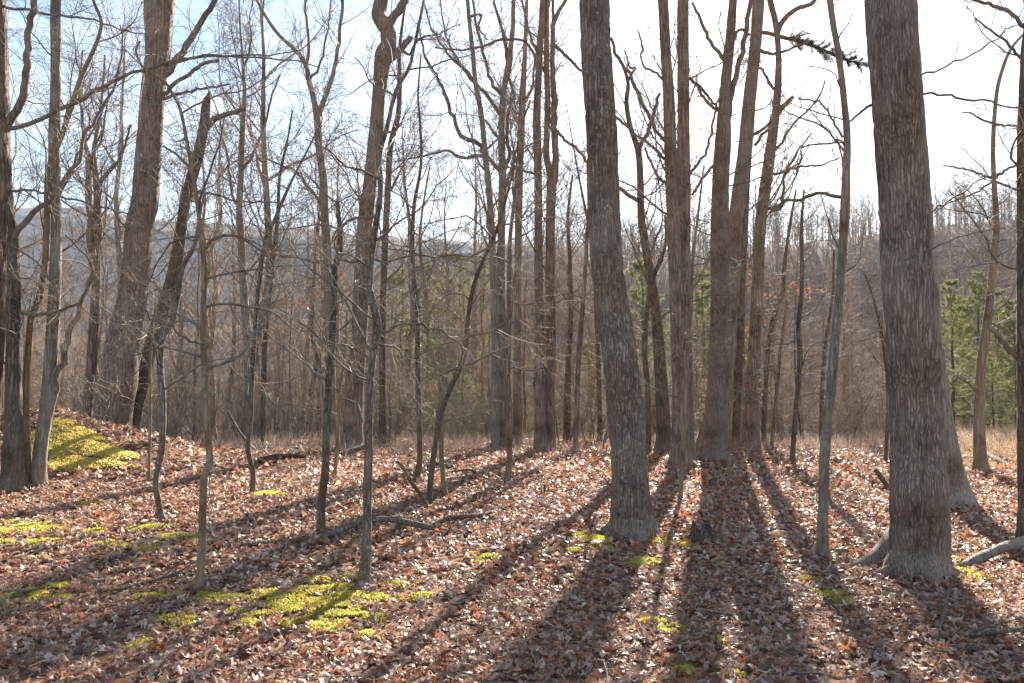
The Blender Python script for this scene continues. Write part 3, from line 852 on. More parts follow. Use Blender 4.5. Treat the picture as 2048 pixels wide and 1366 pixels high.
tree('bare_tree', 'tall tree forking into two slender stems against the sky, left of the crooked trunk', [
    (664, 900, 22), (662, 800, 21), (660, 700, 20), (657, 600, 19), (655, 500, 18), (650, 440, 17), (647, 361, 16), (638, 293, 15), (635, 241, 14), (627, 195, 11.5), (619, 165, 10.5), (612, 131, 10), (595, 105, 8), (557, 69, 7), (530, 30, 6), (511, -5, 5)], 'mid', Y=19.5,
    mat='bark_grey', top=10.5, h=(4.2, 9), k=14, bl=0.8, sides=18, step=0.08, seed=60, crown=3, limbs=[
        dict(p=[(637, 232, 12), (648, 200, 10), (661, 165, 9), (671, 120, 8), (681, 69, 7), (685, 0, 6), (692, -90, 4)], stem=True, n=20, tw=dict(k2=14, l2=1.3, k3=6, l3=0.5, a2=0.6, up=0.08)),
        dict(p=[(613, 135, 8), (617, 100, 7), (615, 70, 6), (610, 0, 5), (606, -80, 4)], n=16, tw=dict(k2=10, l2=1.2, k3=6, l3=0.5, a2=0.6, up=0.08)),
        dict(p=[(655, 420, 8), (625, 385, 7), (590, 340, 5), (560, 330, 4), (520, 310, 3)], n=16, tw=dict(k2=12, l2=1.0, k3=5, l3=0.4)),
        dict(p=[(618, 160, 6), (640, 130, 5), (655, 60, 4), (662, 0, 3)], tw=dict(k2=8, l2=1.0, k3=4, l3=0.4, a2=0.6))])
tree('oak_tree', 'thick crooked trunk with knobs and a forked top left of the middle', [
    (702, 902, 50), (703, 880, 44), (708, 800, 38), (715, 700, 35), (723, 600, 31), (727, 520, 30), (730, 450, 31), (736, 400, 29), (743, 330, 28.5), (750, 270, 28), (757, 200, 27), (762, 150, 30), (768, 110, 33), (777, 90, 30), (776, 62, 29), (765, 45, 28), (757, 28, 27), (763, 0, 26), (775, -60, 24)],
    'big', Y=17.3, mat='bark_red', top=15, h=(4, 8), k=6, sides=30, step=0.07, bark=0.01, plate=(0.05, 0.2), flare=0.35, seed=61, crown=8, lump=0.16, limbs=[
        dict(p=[(772, 70, 20), (780, 48, 18), (792, 28, 17), (811, 0, 16), (840, -60, 13)], stem=True, n=14, tw=dict(k2=6, l2=0.9, k3=5, l3=0.4)),
        dict(p=[(778, 120, 17), (795, 105, 15), (808, 90, 13), (821, 74, 11)], stem=True, twigs=False, n=10),
        dict(p=[(790, 108, 7), (805, 102, 6), (820, 108, 5), (832, 82, 5), (850, 72, 4)], tw=dict(k2=5, l2=0.5, k3=3, l3=0.2))])
tree('bare_tree', 'slim trunk just right of the crooked trunk, thin branches up to the sky', [
    (765, 898, 15), (765, 800, 14.5), (765, 700, 14), (766, 605, 13.5), (769, 536, 13), (771, 467, 13), (776, 378, 12.5), (781, 293, 12), (797, 224, 11), (799, 138, 9), (799, 100, 7), (806, 40, 5), (815, -20, 4)], 'mid', Y=18.5, mat='bark_dark', top=10.5, h=(3.5, 9), k=14, bl=0.8,
    sides=14, step=0.08, seed=62, crown=3)

# middle group
tree('bare_tree', 'slender grey tree leaning left with long ascending limbs, left stem of the middle trio', [
    (992, 902, 20), (991, 863, 18), (990, 760, 16), (989, 622, 14.5), (985, 520, 14), (983, 447, 13), (976, 361, 12), (969, 293, 11), (962, 224, 10.5), (952, 172, 10), (945, 103, 9), (938, 34, 8), (932, -20, 7)], 'mid', Y=17.8, mat='bark_grey', top=13, h=(3.0, 8), k=12, bl=0.8, sides=16,
    step=0.08, seed=63, crown=6, limbs=[
        dict(p=[(968, 300, 10), (955, 285, 9), (921, 268, 9), (905, 230, 8), (893, 196, 8), (875, 155, 7), (852, 120, 6), (842, 85, 4.5), (838, 40, 3)], n=24, tw=dict(k2=14, l2=1.0, k3=6, l3=0.4)),
        dict(p=[(970, 313, 7), (950, 312, 7), (928, 317, 6.5), (905, 306, 6), (886, 303, 5), (850, 310, 4), (790, 325, 3)], n=20, tw=dict(k2=12, l2=0.8, k3=5, l3=0.35)),
        dict(p=[(952, 165, 6), (930, 140, 5), (905, 100, 4.5), (890, 60, 4), (880, -10, 3)], tw=dict(k2=8, l2=0.9, k3=5, l3=0.4, a2=0.6)),
        dict(p=[(941, 32, 5), (962, 30, 5), (958, 55, 4), (975, 80, 3)], tw=dict(k2=4, l2=0.5, k3=3, l3=0.2))])
tree('bare_tree', 'branchy grey tree with many rising forks, middle stem of the middle trio', [
    (1006, 900, 24), (1005, 800, 21), (1004, 680, 19), (1002, 553, 17.5), (1003, 447, 16), (1005, 344, 15), (1003, 258, 13), (1005, 206, 12.5), (1010, 165, 12), (1019, 113, 11), (1026, 52, 9), (1028, -10, 8)], 'mid', Y=18.2, mat='bark_grey', top=13, h=(3.5, 9), k=12, bl=0.8, sides=16, step=0.08,
    seed=64, crown=6, limbs=[
        dict(p=[(1003, 345, 9), (985, 325, 8), (972, 310, 7.5), (958, 300, 6)], tw=dict(k2=4, l2=0.5, k3=3, l3=0.25)),
        dict(p=[(1001, 230, 9), (985, 205, 8), (965, 180, 7.5), (945, 160, 7), (915, 125, 6), (890, 100, 5), (860, 50, 4), (845, -5, 3)], n=22, tw=dict(k2=12, l2=1.0, k3=5, l3=0.4)),
        dict(p=[(1004, 190, 8), (990, 175, 7.5), (978, 150, 7), (968, 115, 7), (955, 60, 6), (945, 0, 5)], n=18, tw=dict(k2=10, l2=1.0, k3=5, l3=0.4, a2=0.6)),
        dict(p=[(1016, 125, 8), (1012, 90, 8), (1005, 60, 7), (993, 20, 6), (985, -30, 5)], n=14, tw=dict(k2=8, l2=0.9, k3=5, l3=0.4, a2=0.6)),
        dict(p=[(1007, 345, 8), (1018, 320, 8), (1017, 290, 8), (1014, 250, 7.5), (1020, 205, 7), (1028, 190, 6), (1020, 160, 5), (1024, 110, 5)], n=22, tw=dict(k2=6, l2=0.8, k3=4, l3=0.35)),
        dict(p=[(1008, 375, 8), (1022, 340, 7), (1034, 300, 6), (1045, 250, 5), (1060, 200, 4)], tw=dict(k2=8, l2=0.9, k3=5, l3=0.4)),
        dict(p=[(1005, 280, 6), (990, 268, 6), (978, 250, 5), (965, 235, 4)], tw=dict(k2=6, l2=0.8, k3=4, l3=0.3))])
tree('bare_tree', 'straight grey tree with upright shoots, right stem of the middle trio', [
    (1035, 895, 21), (1035, 800, 18), (1036, 656, 16), (1036, 553, 15.5), (1037, 447, 14.5), (1040, 344, 13.5), (1042, 293, 12.5), (1046, 206, 11), (1050, 103, 9), (1053, 17, 7), (1056, -40, 6)], 'mid', Y=18.6, mat='bark_grey', top=12, h=(4.5, 9), k=12, bl=0.8, sides=16, step=0.08, seed=65, crown=4, limbs=[
        dict(p=[(1047, 200, 6), (1062, 180, 5.5), (1072, 120, 5), (1090, 60, 4), (1100, 0, 3)], tw=dict(k2=8, l2=0.8, k3=4, l3=0.35))])
tree('bare_tree', 'tall straight trunk, left of the close pair joined at the foot', [
    (1083, 905, 32), (1081, 863, 25), (1080, 800, 22), (1081, 725, 20), (1079, 622, 18), (1077, 553, 17), (1077, 447, 16), (1076, 344, 15.5), (1074, 270, 15.5), (1074, 224, 15), (1079, 103, 13), (1084, 34, 12), (1088, -20, 11)], 'mid', Y=17.0, mat='bark_red', top=15, h=(3.5, 9), k=11, bl=0.7, sides=20,
    step=0.07, bark=0.006, seed=66, crown=8, limbs=[
        dict(p=[(1078, 110, 6), (1060, 70, 5.5), (1050, 30, 5), (1040, -20, 4)], tw=dict(k2=8, l2=0.9, k3=4, l3=0.35)),
        dict(p=[(1076, 350, 5), (1060, 345, 5), (1035, 340, 4), (1000, 330, 3)], tw=dict(k2=6, l2=0.6, k3=4, l3=0.25))])
tree('bare_tree', 'tall trunk dividing high into two parallel stems, right of the close pair', [
    (1096, 905, 34), (1098, 863, 27), (1099, 760, 23), (1101, 656, 22), (1101, 553, 20), (1101, 447, 19), (1103, 370, 19), (1100, 345, 14), (1093, 310, 12.5), (1094, 260, 12), (1095, 206, 12), (1093, 103, 11), (1093, 0, 10.5), (1092, -40, 9)], 'mid', Y=17.2, mat='bark_red', top=15, h=(3.5, 9), k=11,
    bl=0.7, sides=20, step=0.07, bark=0.006, seed=67, crown=8, limbs=[
        dict(p=[(1105, 375, 15), (1110, 344, 14), (1110, 290, 13.5), (1108, 241, 13), (1109, 203, 14), (1105, 155, 11), (1105, 100, 10), (1107, 52, 9.5), (1118, 25, 8), (1131, 0, 7), (1150, -40, 6)], stem=True, n=26, tw=dict(k2=8, l2=0.8, k3=5, l3=0.35)),
        dict(p=[(1107, 60, 7), (1108, 30, 6.5), (1104, 0, 6), (1100, -40, 5)], n=8, twigs=False),
        dict(p=[(1112, 260, 6), (1130, 280, 6), (1150, 295, 6), (1168, 315, 6), (1178, 330, 5)], tw=dict(k2=6, l2=0.7, k3=4, l3=0.3)),
        dict(p=[(1110, 90, 7), (1130, 110, 6.5), (1150, 130, 6), (1168, 145, 5)], tw=dict(k2=6, l2=0.7, k3=4, l3=0.3)),
        dict(p=[(1092, 150, 6), (1050, 85, 5), (1000, 82, 5), (930, 100, 4), (870, 95, 3)], n=20, tw=dict(k2=10, l2=0.7, k3=4, l3=0.3))])
tree('bare_tree', 'thin leaning stem close to the left edge of the lichen oak', [
    (1151, 905, 11), (1153, 828, 10), (1157, 725, 10), (1162, 656, 9.5), (1169, 570, 8.5), (1175, 467, 7.5), (1180, 380, 6), (1186, 280, 5)], 'under', Y=16.5, mat='bark_red', h=(1.5, 6), k=12, sides=10, step=0.08, seed=68, stop=True)
tree('bare_tree', 'short dark stem between the close pair and the lichen oak', [
    (1134, 900, 15), (1134, 850, 14), (1136, 780, 13), (1138, 708, 12), (1142, 620, 10), (1140, 520, 8), (1136, 430, 6), (1145, 350, 4)], 'mid', Y=19.5, mat='bark_dark', h=(2.0, 7), k=12, bl=0.7, sides=12, step=0.08, seed=69, stop=True)
tree('bare_tree', 'thin dark stem touching the left side of the lichen oak', [
    (1201, 897, 11), (1200, 828, 10), (1198, 760, 10), (1196, 691, 9.5), (1192, 600, 8.5), (1186, 500, 7)], 'mid', Y=19.0, mat='bark_dark', top=8, h=(2.0, 5), k=8, bl=0.6, sides=10, step=0.08, seed=70, crown=4)
tree('bare_tree', 'dark tree forking at the top, close right of the lichen oak', [
    (1326, 905, 34), (1327, 863, 29), (1324, 790, 26), (1320, 725, 24), (1313, 640, 21), (1306, 580, 19), (1296, 519, 17), (1287, 467, 15.5), (1282, 430, 15), (1280, 344, 13.5), (1276, 300, 12.5), (1261, 255, 9.5), (1253, 206, 9), (1256, 165, 7.5), (1245, 130, 6), (1232, 110, 5)],
    'mid', Y=16.8, mat='bark_dark', h=(2.5, 7.5), k=14, bl=0.8, sides=18, step=0.07, bark=0.005, seed=71, stop=True, limbs=[
        dict(p=[(1278, 300, 9), (1286, 280, 8.5), (1296, 262, 8), (1308, 220, 7), (1320, 186, 6)], stem=True, n=12, tw=dict(k2=4, l2=0.5, k3=3, l3=0.25)),
        dict(p=[(1280, 402, 9), (1260, 392, 8.5), (1242, 378, 8), (1225, 370, 7)], n=10, twigs=False),
        dict(p=[(1262, 258, 6), (1245, 245, 6), (1230, 230, 5), (1215, 215, 4)], n=10, tw=dict(k2=4, l2=0.5, k3=3, l3=0.2)),
        dict(p=[(1255, 165, 6), (1268, 140, 5), (1272, 138, 5), (1258, 130, 4), (1250, 100, 3)], n=12, tw=dict(k2=3, l2=0.3, k3=2, l3=0.15))])
tree('bare_tree', 'crooked thin stem winding beside the dark forked tree', [
    (1297, 900, 12), (1297, 800, 11.5), (1290, 710, 11), (1292, 640, 10.5), (1299, 588, 9.5), (1310, 545, 8.5), (1322, 520, 7.5), (1332, 480, 6), (1330, 430, 5)], 'mid', Y=16.3, mat='bark_dark', h=(1.8, 5), k=10, bl=0.5, sides=10, step=0.07, seed=72, stop=True)

# the clump under the sun
tree('bare_tree', 'straight trunk, left of two parallel trunks fused low down near the sun', [
    (1362, 932, 46), (1362, 900, 40), (1361, 830, 33), (1360, 740, 32), (1357, 650, 31), (1352, 560, 27), (1347, 470, 25), (1344, 400, 24), (1341, 300, 24), (1338, 200, 24), (1331, 100, 21), (1326, 0, 21), (1322, -40, 20)], 'mid', mat='bark_red', top=16, h=(3.4, 7.4), k=12, bl=0.8, sides=24,
    step=0.08, bark=0.008, seed=73, crown=9, limbs=[
        dict(p=[(1330, 282, 8), (1315, 262, 8), (1300, 240, 8), (1280, 195, 8), (1258, 150, 7.5), (1240, 125, 7), (1228, 100, 7), (1222, 75, 6)], n=18, tw=dict(k2=6, l2=0.7, k3=4, l3=0.3), dy=-0.5),
        dict(p=[(1330, 320, 6), (1312, 300, 5.5), (1290, 280, 5), (1270, 270, 4)], tw=dict(k2=5, l2=0.5, k3=3, l3=0.25)),
        dict(p=[(1334, 370, 6), (1315, 350, 5.5), (1300, 320, 5), (1290, 295, 4)], tw=dict(k2=5, l2=0.5, k3=3, l3=0.25)),
        dict(p=[(1326, 160, 5), (1305, 140, 5), (1290, 135, 4.5), (1282, 115, 4), (1285, 90, 4), (1275, 60, 3)], tw=dict(k2=5, l2=0.5, k3=3, l3=0.25))])
tree('bare_tree', 'straight trunk, right of two parallel trunks fused low down near the sun', [
    (1376, 932, 34), (1376, 880, 27), (1374, 800, 24), (1372, 700, 24), (1369, 600, 25), (1367, 500, 27), (1367, 400, 29), (1367, 300, 25), (1367, 200, 24), (1366, 100, 23), (1366, 0, 22), (1366, -40, 21)], 'mid', Y=14.55, mat='bark_red', top=16, h=(3.4, 7.4), k=11, bl=0.8, sides=24,
    step=0.08, bark=0.008, seed=74, crown=9, limbs=[
        dict(p=[(1378, 345, 7), (1400, 320, 6.5), (1415, 300, 6), (1425, 250, 5), (1440, 180, 4)], tw=dict(k2=8, l2=0.7, k3=5, l3=0.3)),
        dict(p=[(1378, 155, 6), (1395, 170, 6), (1410, 185, 6), (1425, 205, 5), (1436, 218, 5)], tw=dict(k2=5, l2=0.5, k3=3, l3=0.25))])
tree('oak_tree', 'large trunk rising in front of the sun, left stem of the leaning twin', [
    (1418, 922, 72), (1418, 905, 60), (1424, 860, 49), (1431, 830, 46), (1438, 750, 43), (1441, 650, 42), (1442, 550, 40), (1440, 450, 36), (1442, 350, 33), (1447, 270, 30), (1449, 200, 22), (1455, 130, 20), (1460, 80, 19), (1466, 0, 16), (1472, -50, 15)], 'big', mat='bark_oak', top=17, h=(3.0, 8),
    k=10, bl=0.9, sides=40, step=0.055, bark=0.011, plate=(0.05, 0.18), flare=0.3, seed=75, crown=10, limbs=[
        dict(p=[(1455, 240, 13), (1462, 186, 12), (1474, 145, 11), (1485, 105, 10.5), (1492, 60, 10), (1499, 10, 9), (1505, -50, 8)], stem=True, n=18, tw=dict(k2=6, l2=0.9, k3=5, l3=0.4)),
        dict(p=[(1456, 130, 8), (1440, 108, 8), (1425, 90, 7), (1410, 60, 7), (1398, 30, 6), (1385, 5, 5)], tw=dict(k2=8, l2=0.8, k3=5, l3=0.35)),
        dict(p=[(1455, 112, 7), (1470, 75, 7), (1480, 60, 6), (1500, 70, 5)], tw=dict(k2=5, l2=0.6, k3=4, l3=0.3)),
        dict(p=[(1436, 222, 7), (1420, 210, 6.5), (1405, 190, 6), (1390, 165, 5), (1380, 155, 4)], tw=dict(k2=6, l2=0.6, k3=4, l3=0.3)),
        dict(p=[(1433, 325, 8), (1418, 340, 7), (1400, 365, 6), (1385, 390, 5)], tw=dict(k2=6, l2=0.6, k3=4, l3=0.3))])
tree('oak_tree', 'straight trunk leaning right past the sun, right stem of the leaning twin', [
    (1440, 915, 40), (1446, 850, 34), (1452, 760, 32), (1458, 660, 31), (1463, 560, 30), (1467, 500, 29), (1471, 440, 29), (1478, 390, 30), (1490, 300, 29), (1499, 200, 25), (1510, 100, 23), (1517, 0, 23), (1521, -50, 22)], 'big', Y=16.1, mat='bark_oak', top=17, h=(3.0, 8), k=10, bl=0.9, sides=30,
    step=0.07, bark=0.008, plate=(0.05, 0.18), flare=0.3, seed=76, crown=10, limbs=[
        dict(p=[(1505, 270, 7), (1520, 262, 7), (1535, 250, 6), (1545, 240, 5)], tw=dict(k2=3, l2=0.4, k3=3, l3=0.2)),
        dict(p=[(1510, 98, 7), (1530, 105, 7), (1548, 108, 6), (1575, 100, 5), (1600, 90, 4)], tw=dict(k2=6, l2=0.6, k3=4, l3=0.3))])
tree('bare_tree', 'trunk with a snapped stub leaning right, rightmost of the sunlit clump', [
    (1501, 900, 40), (1502, 850, 31), (1506, 750, 26), (1511, 650, 23), (1516, 550, 22), (1521, 450, 21.5), (1527, 400, 23), (1537, 330, 22), (1545, 270, 20), (1552, 220, 16), (1556, 170, 15), (1557, 110, 12), (1552, 50, 12), (1540, 0, 12), (1532, -50, 11)], 'mid', Y=17.4, mat='bark_red', top=14, h=(3.0, 8),
    k=14, bl=0.8, sides=20, step=0.06, bark=0.007, seed=77, crown=7, limbs=[
        dict(p=[(1555, 65, 12), (1562, 48, 11), (1575, 30, 10), (1600, 15, 9), (1625, 5, 8), (1650, -20, 6)], stem=True, n=14, tw=dict(k2=10, l2=1.0, k3=5, l3=0.4)),
        dict(p=[(1554, 228, 10), (1565, 216, 10), (1576, 204, 9.5), (1586, 194, 7)], stem=True, twigs=False, n=8),
        dict(p=[(1510, 290, 7), (1520, 275, 7), (1535, 258, 6), (1545, 245, 5)], twigs=False, n=8),
        dict(p=[(1540, 310, 7), (1560, 290, 6), (1580, 255, 5), (1605, 230, 5), (1635, 200, 4), (1650, 160, 3)], n=16, tw=dict(k2=10, l2=0.8, k3=5, l3=0.35)),
        dict(p=[(1525, 420, 8), (1550, 415, 7.5), (1562, 405, 7), (1568, 380, 6), (1570, 350, 5.5), (1590, 310, 5), (1605, 290, 4), (1625, 265, 3)], n=20, tw=dict(k2=12, l2=0.8, k3=5, l3=0.35)),
        dict(p=[(1535, 350, 6), (1560, 345, 6), (1590, 335, 5), (1640, 330, 4), (1680, 315, 3)], n=16, tw=dict(k2=10, l2=0.7, k3=4, l3=0.3)),
        dict(p=[(1548, 180, 6), (1530, 150, 5), (1519, 135, 5)], n=8, tw=dict(k2=3, l2=0.4, k3=3, l3=0.2))])
tree('pine_tree', 'pine half hidden behind the leaning twin, one dark needled bough reaching right', [
    (1468, 905, 22), (1472, 800, 21), (1476, 700, 20), (1480, 600, 19), (1485, 500, 18), (1490, 400, 17), (1496, 300, 16), (1502, 200, 14), (1507, 100, 13), (1512, 0, 12), (1516, -60, 11)], 'mid', Y=18.3, mat='bark_dark', top=14, k=0, sides=14, step=0.1, seed=78, crown=0, limbs=[
        dict(p=[(1508, 62, 8), (1535, 66, 8), (1570, 76, 8), (1600, 84, 7), (1640, 96, 6.5), (1665, 108, 6), (1690, 118, 4), (1725, 130, 2)], n=18, twigs=False)])

# thin stems of the right middle distance
for nm, lab, pth, yy, mt, sd, kk in [
    ('bare_tree', 'crooked thin dark stem left of the slender greenish tree', [(1585, 932, 11), (1586, 897, 10), (1591, 828, 10), (1600, 725, 10), (1597, 650, 10), (1603, 588, 8.5), (1604, 536, 7.5), (1603, 450, 6), (1608, 380, 4)], None, 'bark_dark', 81, 14),
    ('bare_tree', 'thin bent stem touching the snapped-stub trunk with red leaves near it', [(1527, 897, 11), (1530, 794, 10), (1537, 691, 9.5), (1551, 622, 9), (1566, 581, 8.5), (1568, 536, 7.5), (1580, 450, 6), (1592, 380, 4)], 18.5, 'bark_dark', 82, 14),
    ('bare_tree', 'thinnest leaning stem between the snapped-stub trunk and the crooked dark stem', [(1543, 897, 8), (1550, 820, 7.5), (1556, 760, 7), (1562, 690, 6), (1575, 600, 4)], 17.5, 'bark_red', 83, 10),
    ('bare_tree', 'thin dark stem hidden behind the slender greenish tree', [(1642, 905, 9), (1643, 830, 8.5), (1645, 760, 8), (1652, 680, 7), (1665, 590, 6), (1668, 500, 4)], 17.5, 'bark_dark', 84, 10),
    ('bare_tree', 'thin stem close to the left edge of the massive right oak', [(1771, 928, 8), (1774, 870, 8), (1776, 777, 7), (1768, 700, 6.5), (1758, 640, 6), (1745, 590, 5), (1730, 550, 3)], None, 'bark_dark', 85, 10),
    ('sapling', 'hair-thin sapling left of the zigzag sapling', [(298, 966, 7), (299, 900, 6), (301, 820, 5.5), (300, 740, 5), (306, 660, 4), (312, 600, 3)], None, 'bark_tan', 86, 8),
    ('sapling', 'thin straight stem a step behind the bent dark sapling', [(668, 962, 8), (672, 920, 7.5), (676, 860, 7), (680, 780, 6.5), (690, 700, 5), (694, 620, 4)], None, 'bark_tan', 87, 9),
    ('sapling', 'thin pale stem between the twin leaning trunk and its neighbours, foot in dark litter', [(1460, 965, 8), (1459, 900, 8), (1462, 800, 7), (1465, 700, 6), (1475, 600, 4.5), (1482, 520, 3)], None, 'bark_tan', 88, 9),
]:
    tree(nm, lab, pth, 'under', Y=yy, mat=mt, h=(0.9, 6), k=kk, bl=0.9, sides=10, step=0.07, seed=sd, stop=True, flare=0.3, cat='sapling' if nm == 'sapling' else 'tree')

# right edge
tree('bare_tree', 'tan-footed tree standing in golden grass with whorled bare branches', [
    (1961, 945, 32), (1960, 915, 26), (1959, 863, 22), (1959, 794, 20), (1963, 725, 18), (1973, 656, 17), (1983, 570, 15), (1990, 484, 13.5), (1993, 447, 12), (1988, 361, 9), (1986, 293, 8.5), (1991, 206, 7.5), (2000, 155, 7), (2019, 103, 6), (2046, 69, 5), (2080, 30, 4)], 'under', mat='bark_tan', h=(2.2, 5.0), k=18, bl=1.1,
    sides=18, step=0.05, bark=0.003, seed=91, stop=True, limbs=[
        dict(p=[(1988, 358, 6), (1970, 352, 5), (1935, 340, 4), (1900, 333, 3), (1880, 332, 2)], tw=dict(k2=6, l2=0.4, k3=3, l3=0.2)),
        dict(p=[(1988, 358, 6), (2010, 340, 6), (2035, 330, 5), (2070, 320, 4)], tw=dict(k2=6, l2=0.4, k3=3, l3=0.2)),
        dict(p=[(1988, 362, 5), (2010, 370, 5), (2045, 385, 4), (2080, 400, 3)], tw=dict(k2=6, l2=0.4, k3=3, l3=0.2)),
        dict(p=[(1986, 362, 5), (1950, 385, 4), (1900, 405, 3), (1870, 425, 2)], tw=dict(k2=6, l2=0.4, k3=3, l3=0.2)),
        dict(p=[(1989, 246, 5), (1965, 240, 4), (1945, 228, 3.5), (1925, 225, 3)], tw=dict(k2=5, l2=0.3, k3=3, l3=0.15)),
        dict(p=[(1989, 248, 5), (2020, 252, 4.5), (2048, 256, 4), (2090, 260, 3)], tw=dict(k2=5, l2=0.3, k3=3, l3=0.15)),
        dict(p=[(1962, 790, 7), (1945, 775, 6), (1935, 765, 5), (1915, 755, 4)], tw=dict(k2=5, l2=0.4, k3=3, l3=0.2))])
tree('bare_tree', 'dark trunk cut by the right edge of the picture', [
    (2052, 1085, 36), (2051, 1030, 30), (2050, 940, 28), (2049, 800, 27), (2048, 650, 26), (2047, 500, 25), (2046, 350, 22), (2046, 240, 20), (2050, 120, 17), (2056, 0, 15)], 'under', mat='bark_dark', top=11, h=(2.2, 6), k=14, bl=0.9, sides=26, step=0.05, bark=0.005, seed=92, crown=6, limbs=[
        dict(p=[(2048, 725, 12), (2030, 710, 11), (2010, 690, 10), (1990, 665, 9), (1975, 652, 7)], twigs=False),
        dict(p=[(2052, 55, 9), (2035, 40, 8), (2018, 22, 7.5), (1995, 15, 7), (1965, 5, 6), (1935, -8, 5)], n=16, tw=dict(k2=8, l2=0.4, k3=4, l3=0.2)),
        dict(p=[(2050, 125, 6), (2030, 105, 5.5), (2005, 78, 5), (1975, 55, 4), (1950, 35, 3)], n=16, tw=dict(k2=6, l2=0.35, k3=3, l3=0.2))])


# ------------------------------------------------------------------ pines
def needle_tufts(P, D, g, n=11, L=0.10, w=0.0045):
    """bunches of needles: at P along D -> V, F"""
    B = len(P)
    d = norm(np.repeat(D, n, 0) + g.normal(0, 0.75, (B * n, 3)))
    p = np.repeat(P, n, 0) + g.normal(0, 0.012, (B * n, 3))
    side = norm(np.cross(d, g.normal(0, 1, (B * n, 3)))) * w * 0.5
    ln = (L * g.uniform(0.7, 1.25, B * n))[:, None]
    V = np.stack([p - side, p + side, p + d * ln], 1).reshape(-1, 3)
    return V, [np.arange(len(V)).reshape(-1, 3)]


def pine_parts(H, seed, spread=1.0):
    g = np.random.default_rng(seed)
    n = 14
    z = np.linspace(0, 1, n)
    path = np.stack([0.06 * np.cumsum(g.normal(0, 0.3, n)), 0.06 * np.cumsum(g.normal(0, 0.3, n)), z * H - 0.2, 0.014 * H * (1.02 - z) + 0.008], 1)
    tv = trunk_mesh(path, (0, 0, 0), 8, 0.25, flare=0.3, seed=seed)
    C = catmull(path, 60)
    zs = np.arange(0.12 * H, H * 0.97, 0.42)
    Ps, Ds, Ls = [], [], []
    for zz in zs:
        c = C[np.argmin(abs(C[:, 2] - zz))]
        m = g.integers(4, 7); a0 = g.uniform(0, 6.28)
        for q in range(m):
            a = a0 + q * 6.283 / m + g.normal(0, 0.2)
            fr = 1 - zz / H
            Ps.append(c[:3]); Ds.append((math.cos(a), math.sin(a), 0.15 + 0.7 * (1 - fr) ** 2))
            Ls.append(spread * (0.25 + 2.0 * fr ** 0.8) * g.uniform(0.55, 1.15))
    Ps, Ds, Ls = np.array(Ps), np.array(Ds), np.array(Ls)
    p1, r1 = grow(Ps, Ds, Ls, Ls * 0.011 + 0.004, 6, 0.08, 0.03, g)
    P, D, rr, idx, t = spawn(p1, r1, 6, 0.25, 0.98, 0.8, 0.2, g, 0.35)
    p2, r2 = grow(P, D, 0.45 * Ls[idx] * (1.1 - 0.6 * t), np.maximum(rr * 0.5, 0.003), 4, 0.1, 0.05, g)
    bv = tubes([(p1, r1, 4), (p2, r2, 3)])
    P, D, rr, idx, t = spawn(p2, r2, 5, 0.2, 1.0, 0.5, 0.3, g)
    P1, D1, _, _, _ = spawn(p1, r1, 5, 0.5, 1.0, 0.5, 0.3, g)
    nv = needle_tufts(np.vstack([P, P1]), np.vstack([D, D1]) + np.array((0, 0, 0.25)), g, 9, 0.14, 0.013)
    return [('trunk', mesh_from('trunk', *tv), 'bark_dark'), ('branches', mesh_from('branches', *bv), 'branch'), ('needles', mesh_from('needles', *nv, smooth=False), 'needle')]


def place(name, parts, loc, rz, s, label, cat, group=None):
    o = empty(name, loc)
    o.rotation_euler = (0, 0, rz)
    o.scale = (s, s, s)
    tag(o, label, cat, group)
    for nm, me, mt in parts:
        p = link(nm, me, M[mt], o)
        if nm in ('branches', 'needles', 'dry_leaves', 'crown', 'stems', 'twigs'):
            p['kind'] = 'stuff'
    return o


PINES = [pine_parts(8.0, 5), pine_parts(8.0, 6, 1.15), pine_parts(6.0, 7, 1.25)]
PG = 'young pines among the bare trees'
pine_spots = [
    # px, Y, top py, kind, label
    (1905, 26, 560, 0, 'green pine peeking out right behind the massive right oak'),
    (1965, 30, 545, 1, 'green pine behind the tan-footed tree in golden grass'),
    (2030, 27, 600, 1, 'green pine at the right edge, left of the dark edge trunk'),
    (1985, 24, 720, 2, 'low green pine with layered boughs above the golden grass'),
    (2075, 31, 520, 0, 'tall green pine at the far right edge'),
    (1925, 31, 600, 1, 'green pine half hidden between the massive right oak and the tan-footed tree'),
    (2000, 33, 580, 0, 'green pine right behind the tan-footed trunk, second row'),
    (1745, 23, 835, 2, 'small low green pine between the slender greenish tree and the massive right oak'),
    (905, 42, 505, 0, 'pale green pine behind the diagonal sapling'),
    (962, 50, 520, 1, 'pale green pine behind the middle trio of trunks'),
    (850, 46, 530, 1, 'pale green pine behind the thin dark straight sapling'),
    (770, 52, 560, 2, 'pale green pine right of the thick crooked trunk'),
    (1290, 44, 520, 0, 'pale green pine between the lichen oak and the dark forked tree'),
    (1402, 40, 540, 1, 'pale green pine seen in the gap left of the leaning twin trunk'),
    (1475, 36, 700, 2, 'green pine low behind the foot of the leaning twin trunk'),
    (1178, 38, 690, 2, 'green pine low beside the left edge of the lichen oak'),
    (935, 30, 740, 2, 'low green pine in the thicket left of the middle trio'),
]
for i, (px, Y, ty, kd, lab) in enumerate(pine_spots):
    p = at(px, 750, Y); z0 = tz(p[0], p[1])
    Hw = at(px, ty, Y)[2] - z0
    place('pine_tree', PINES[kd], (p[0], p[1], z0), i * 1.9, Hw / (8.0 if kd < 2 else 6.0), lab, 'pine', PG)

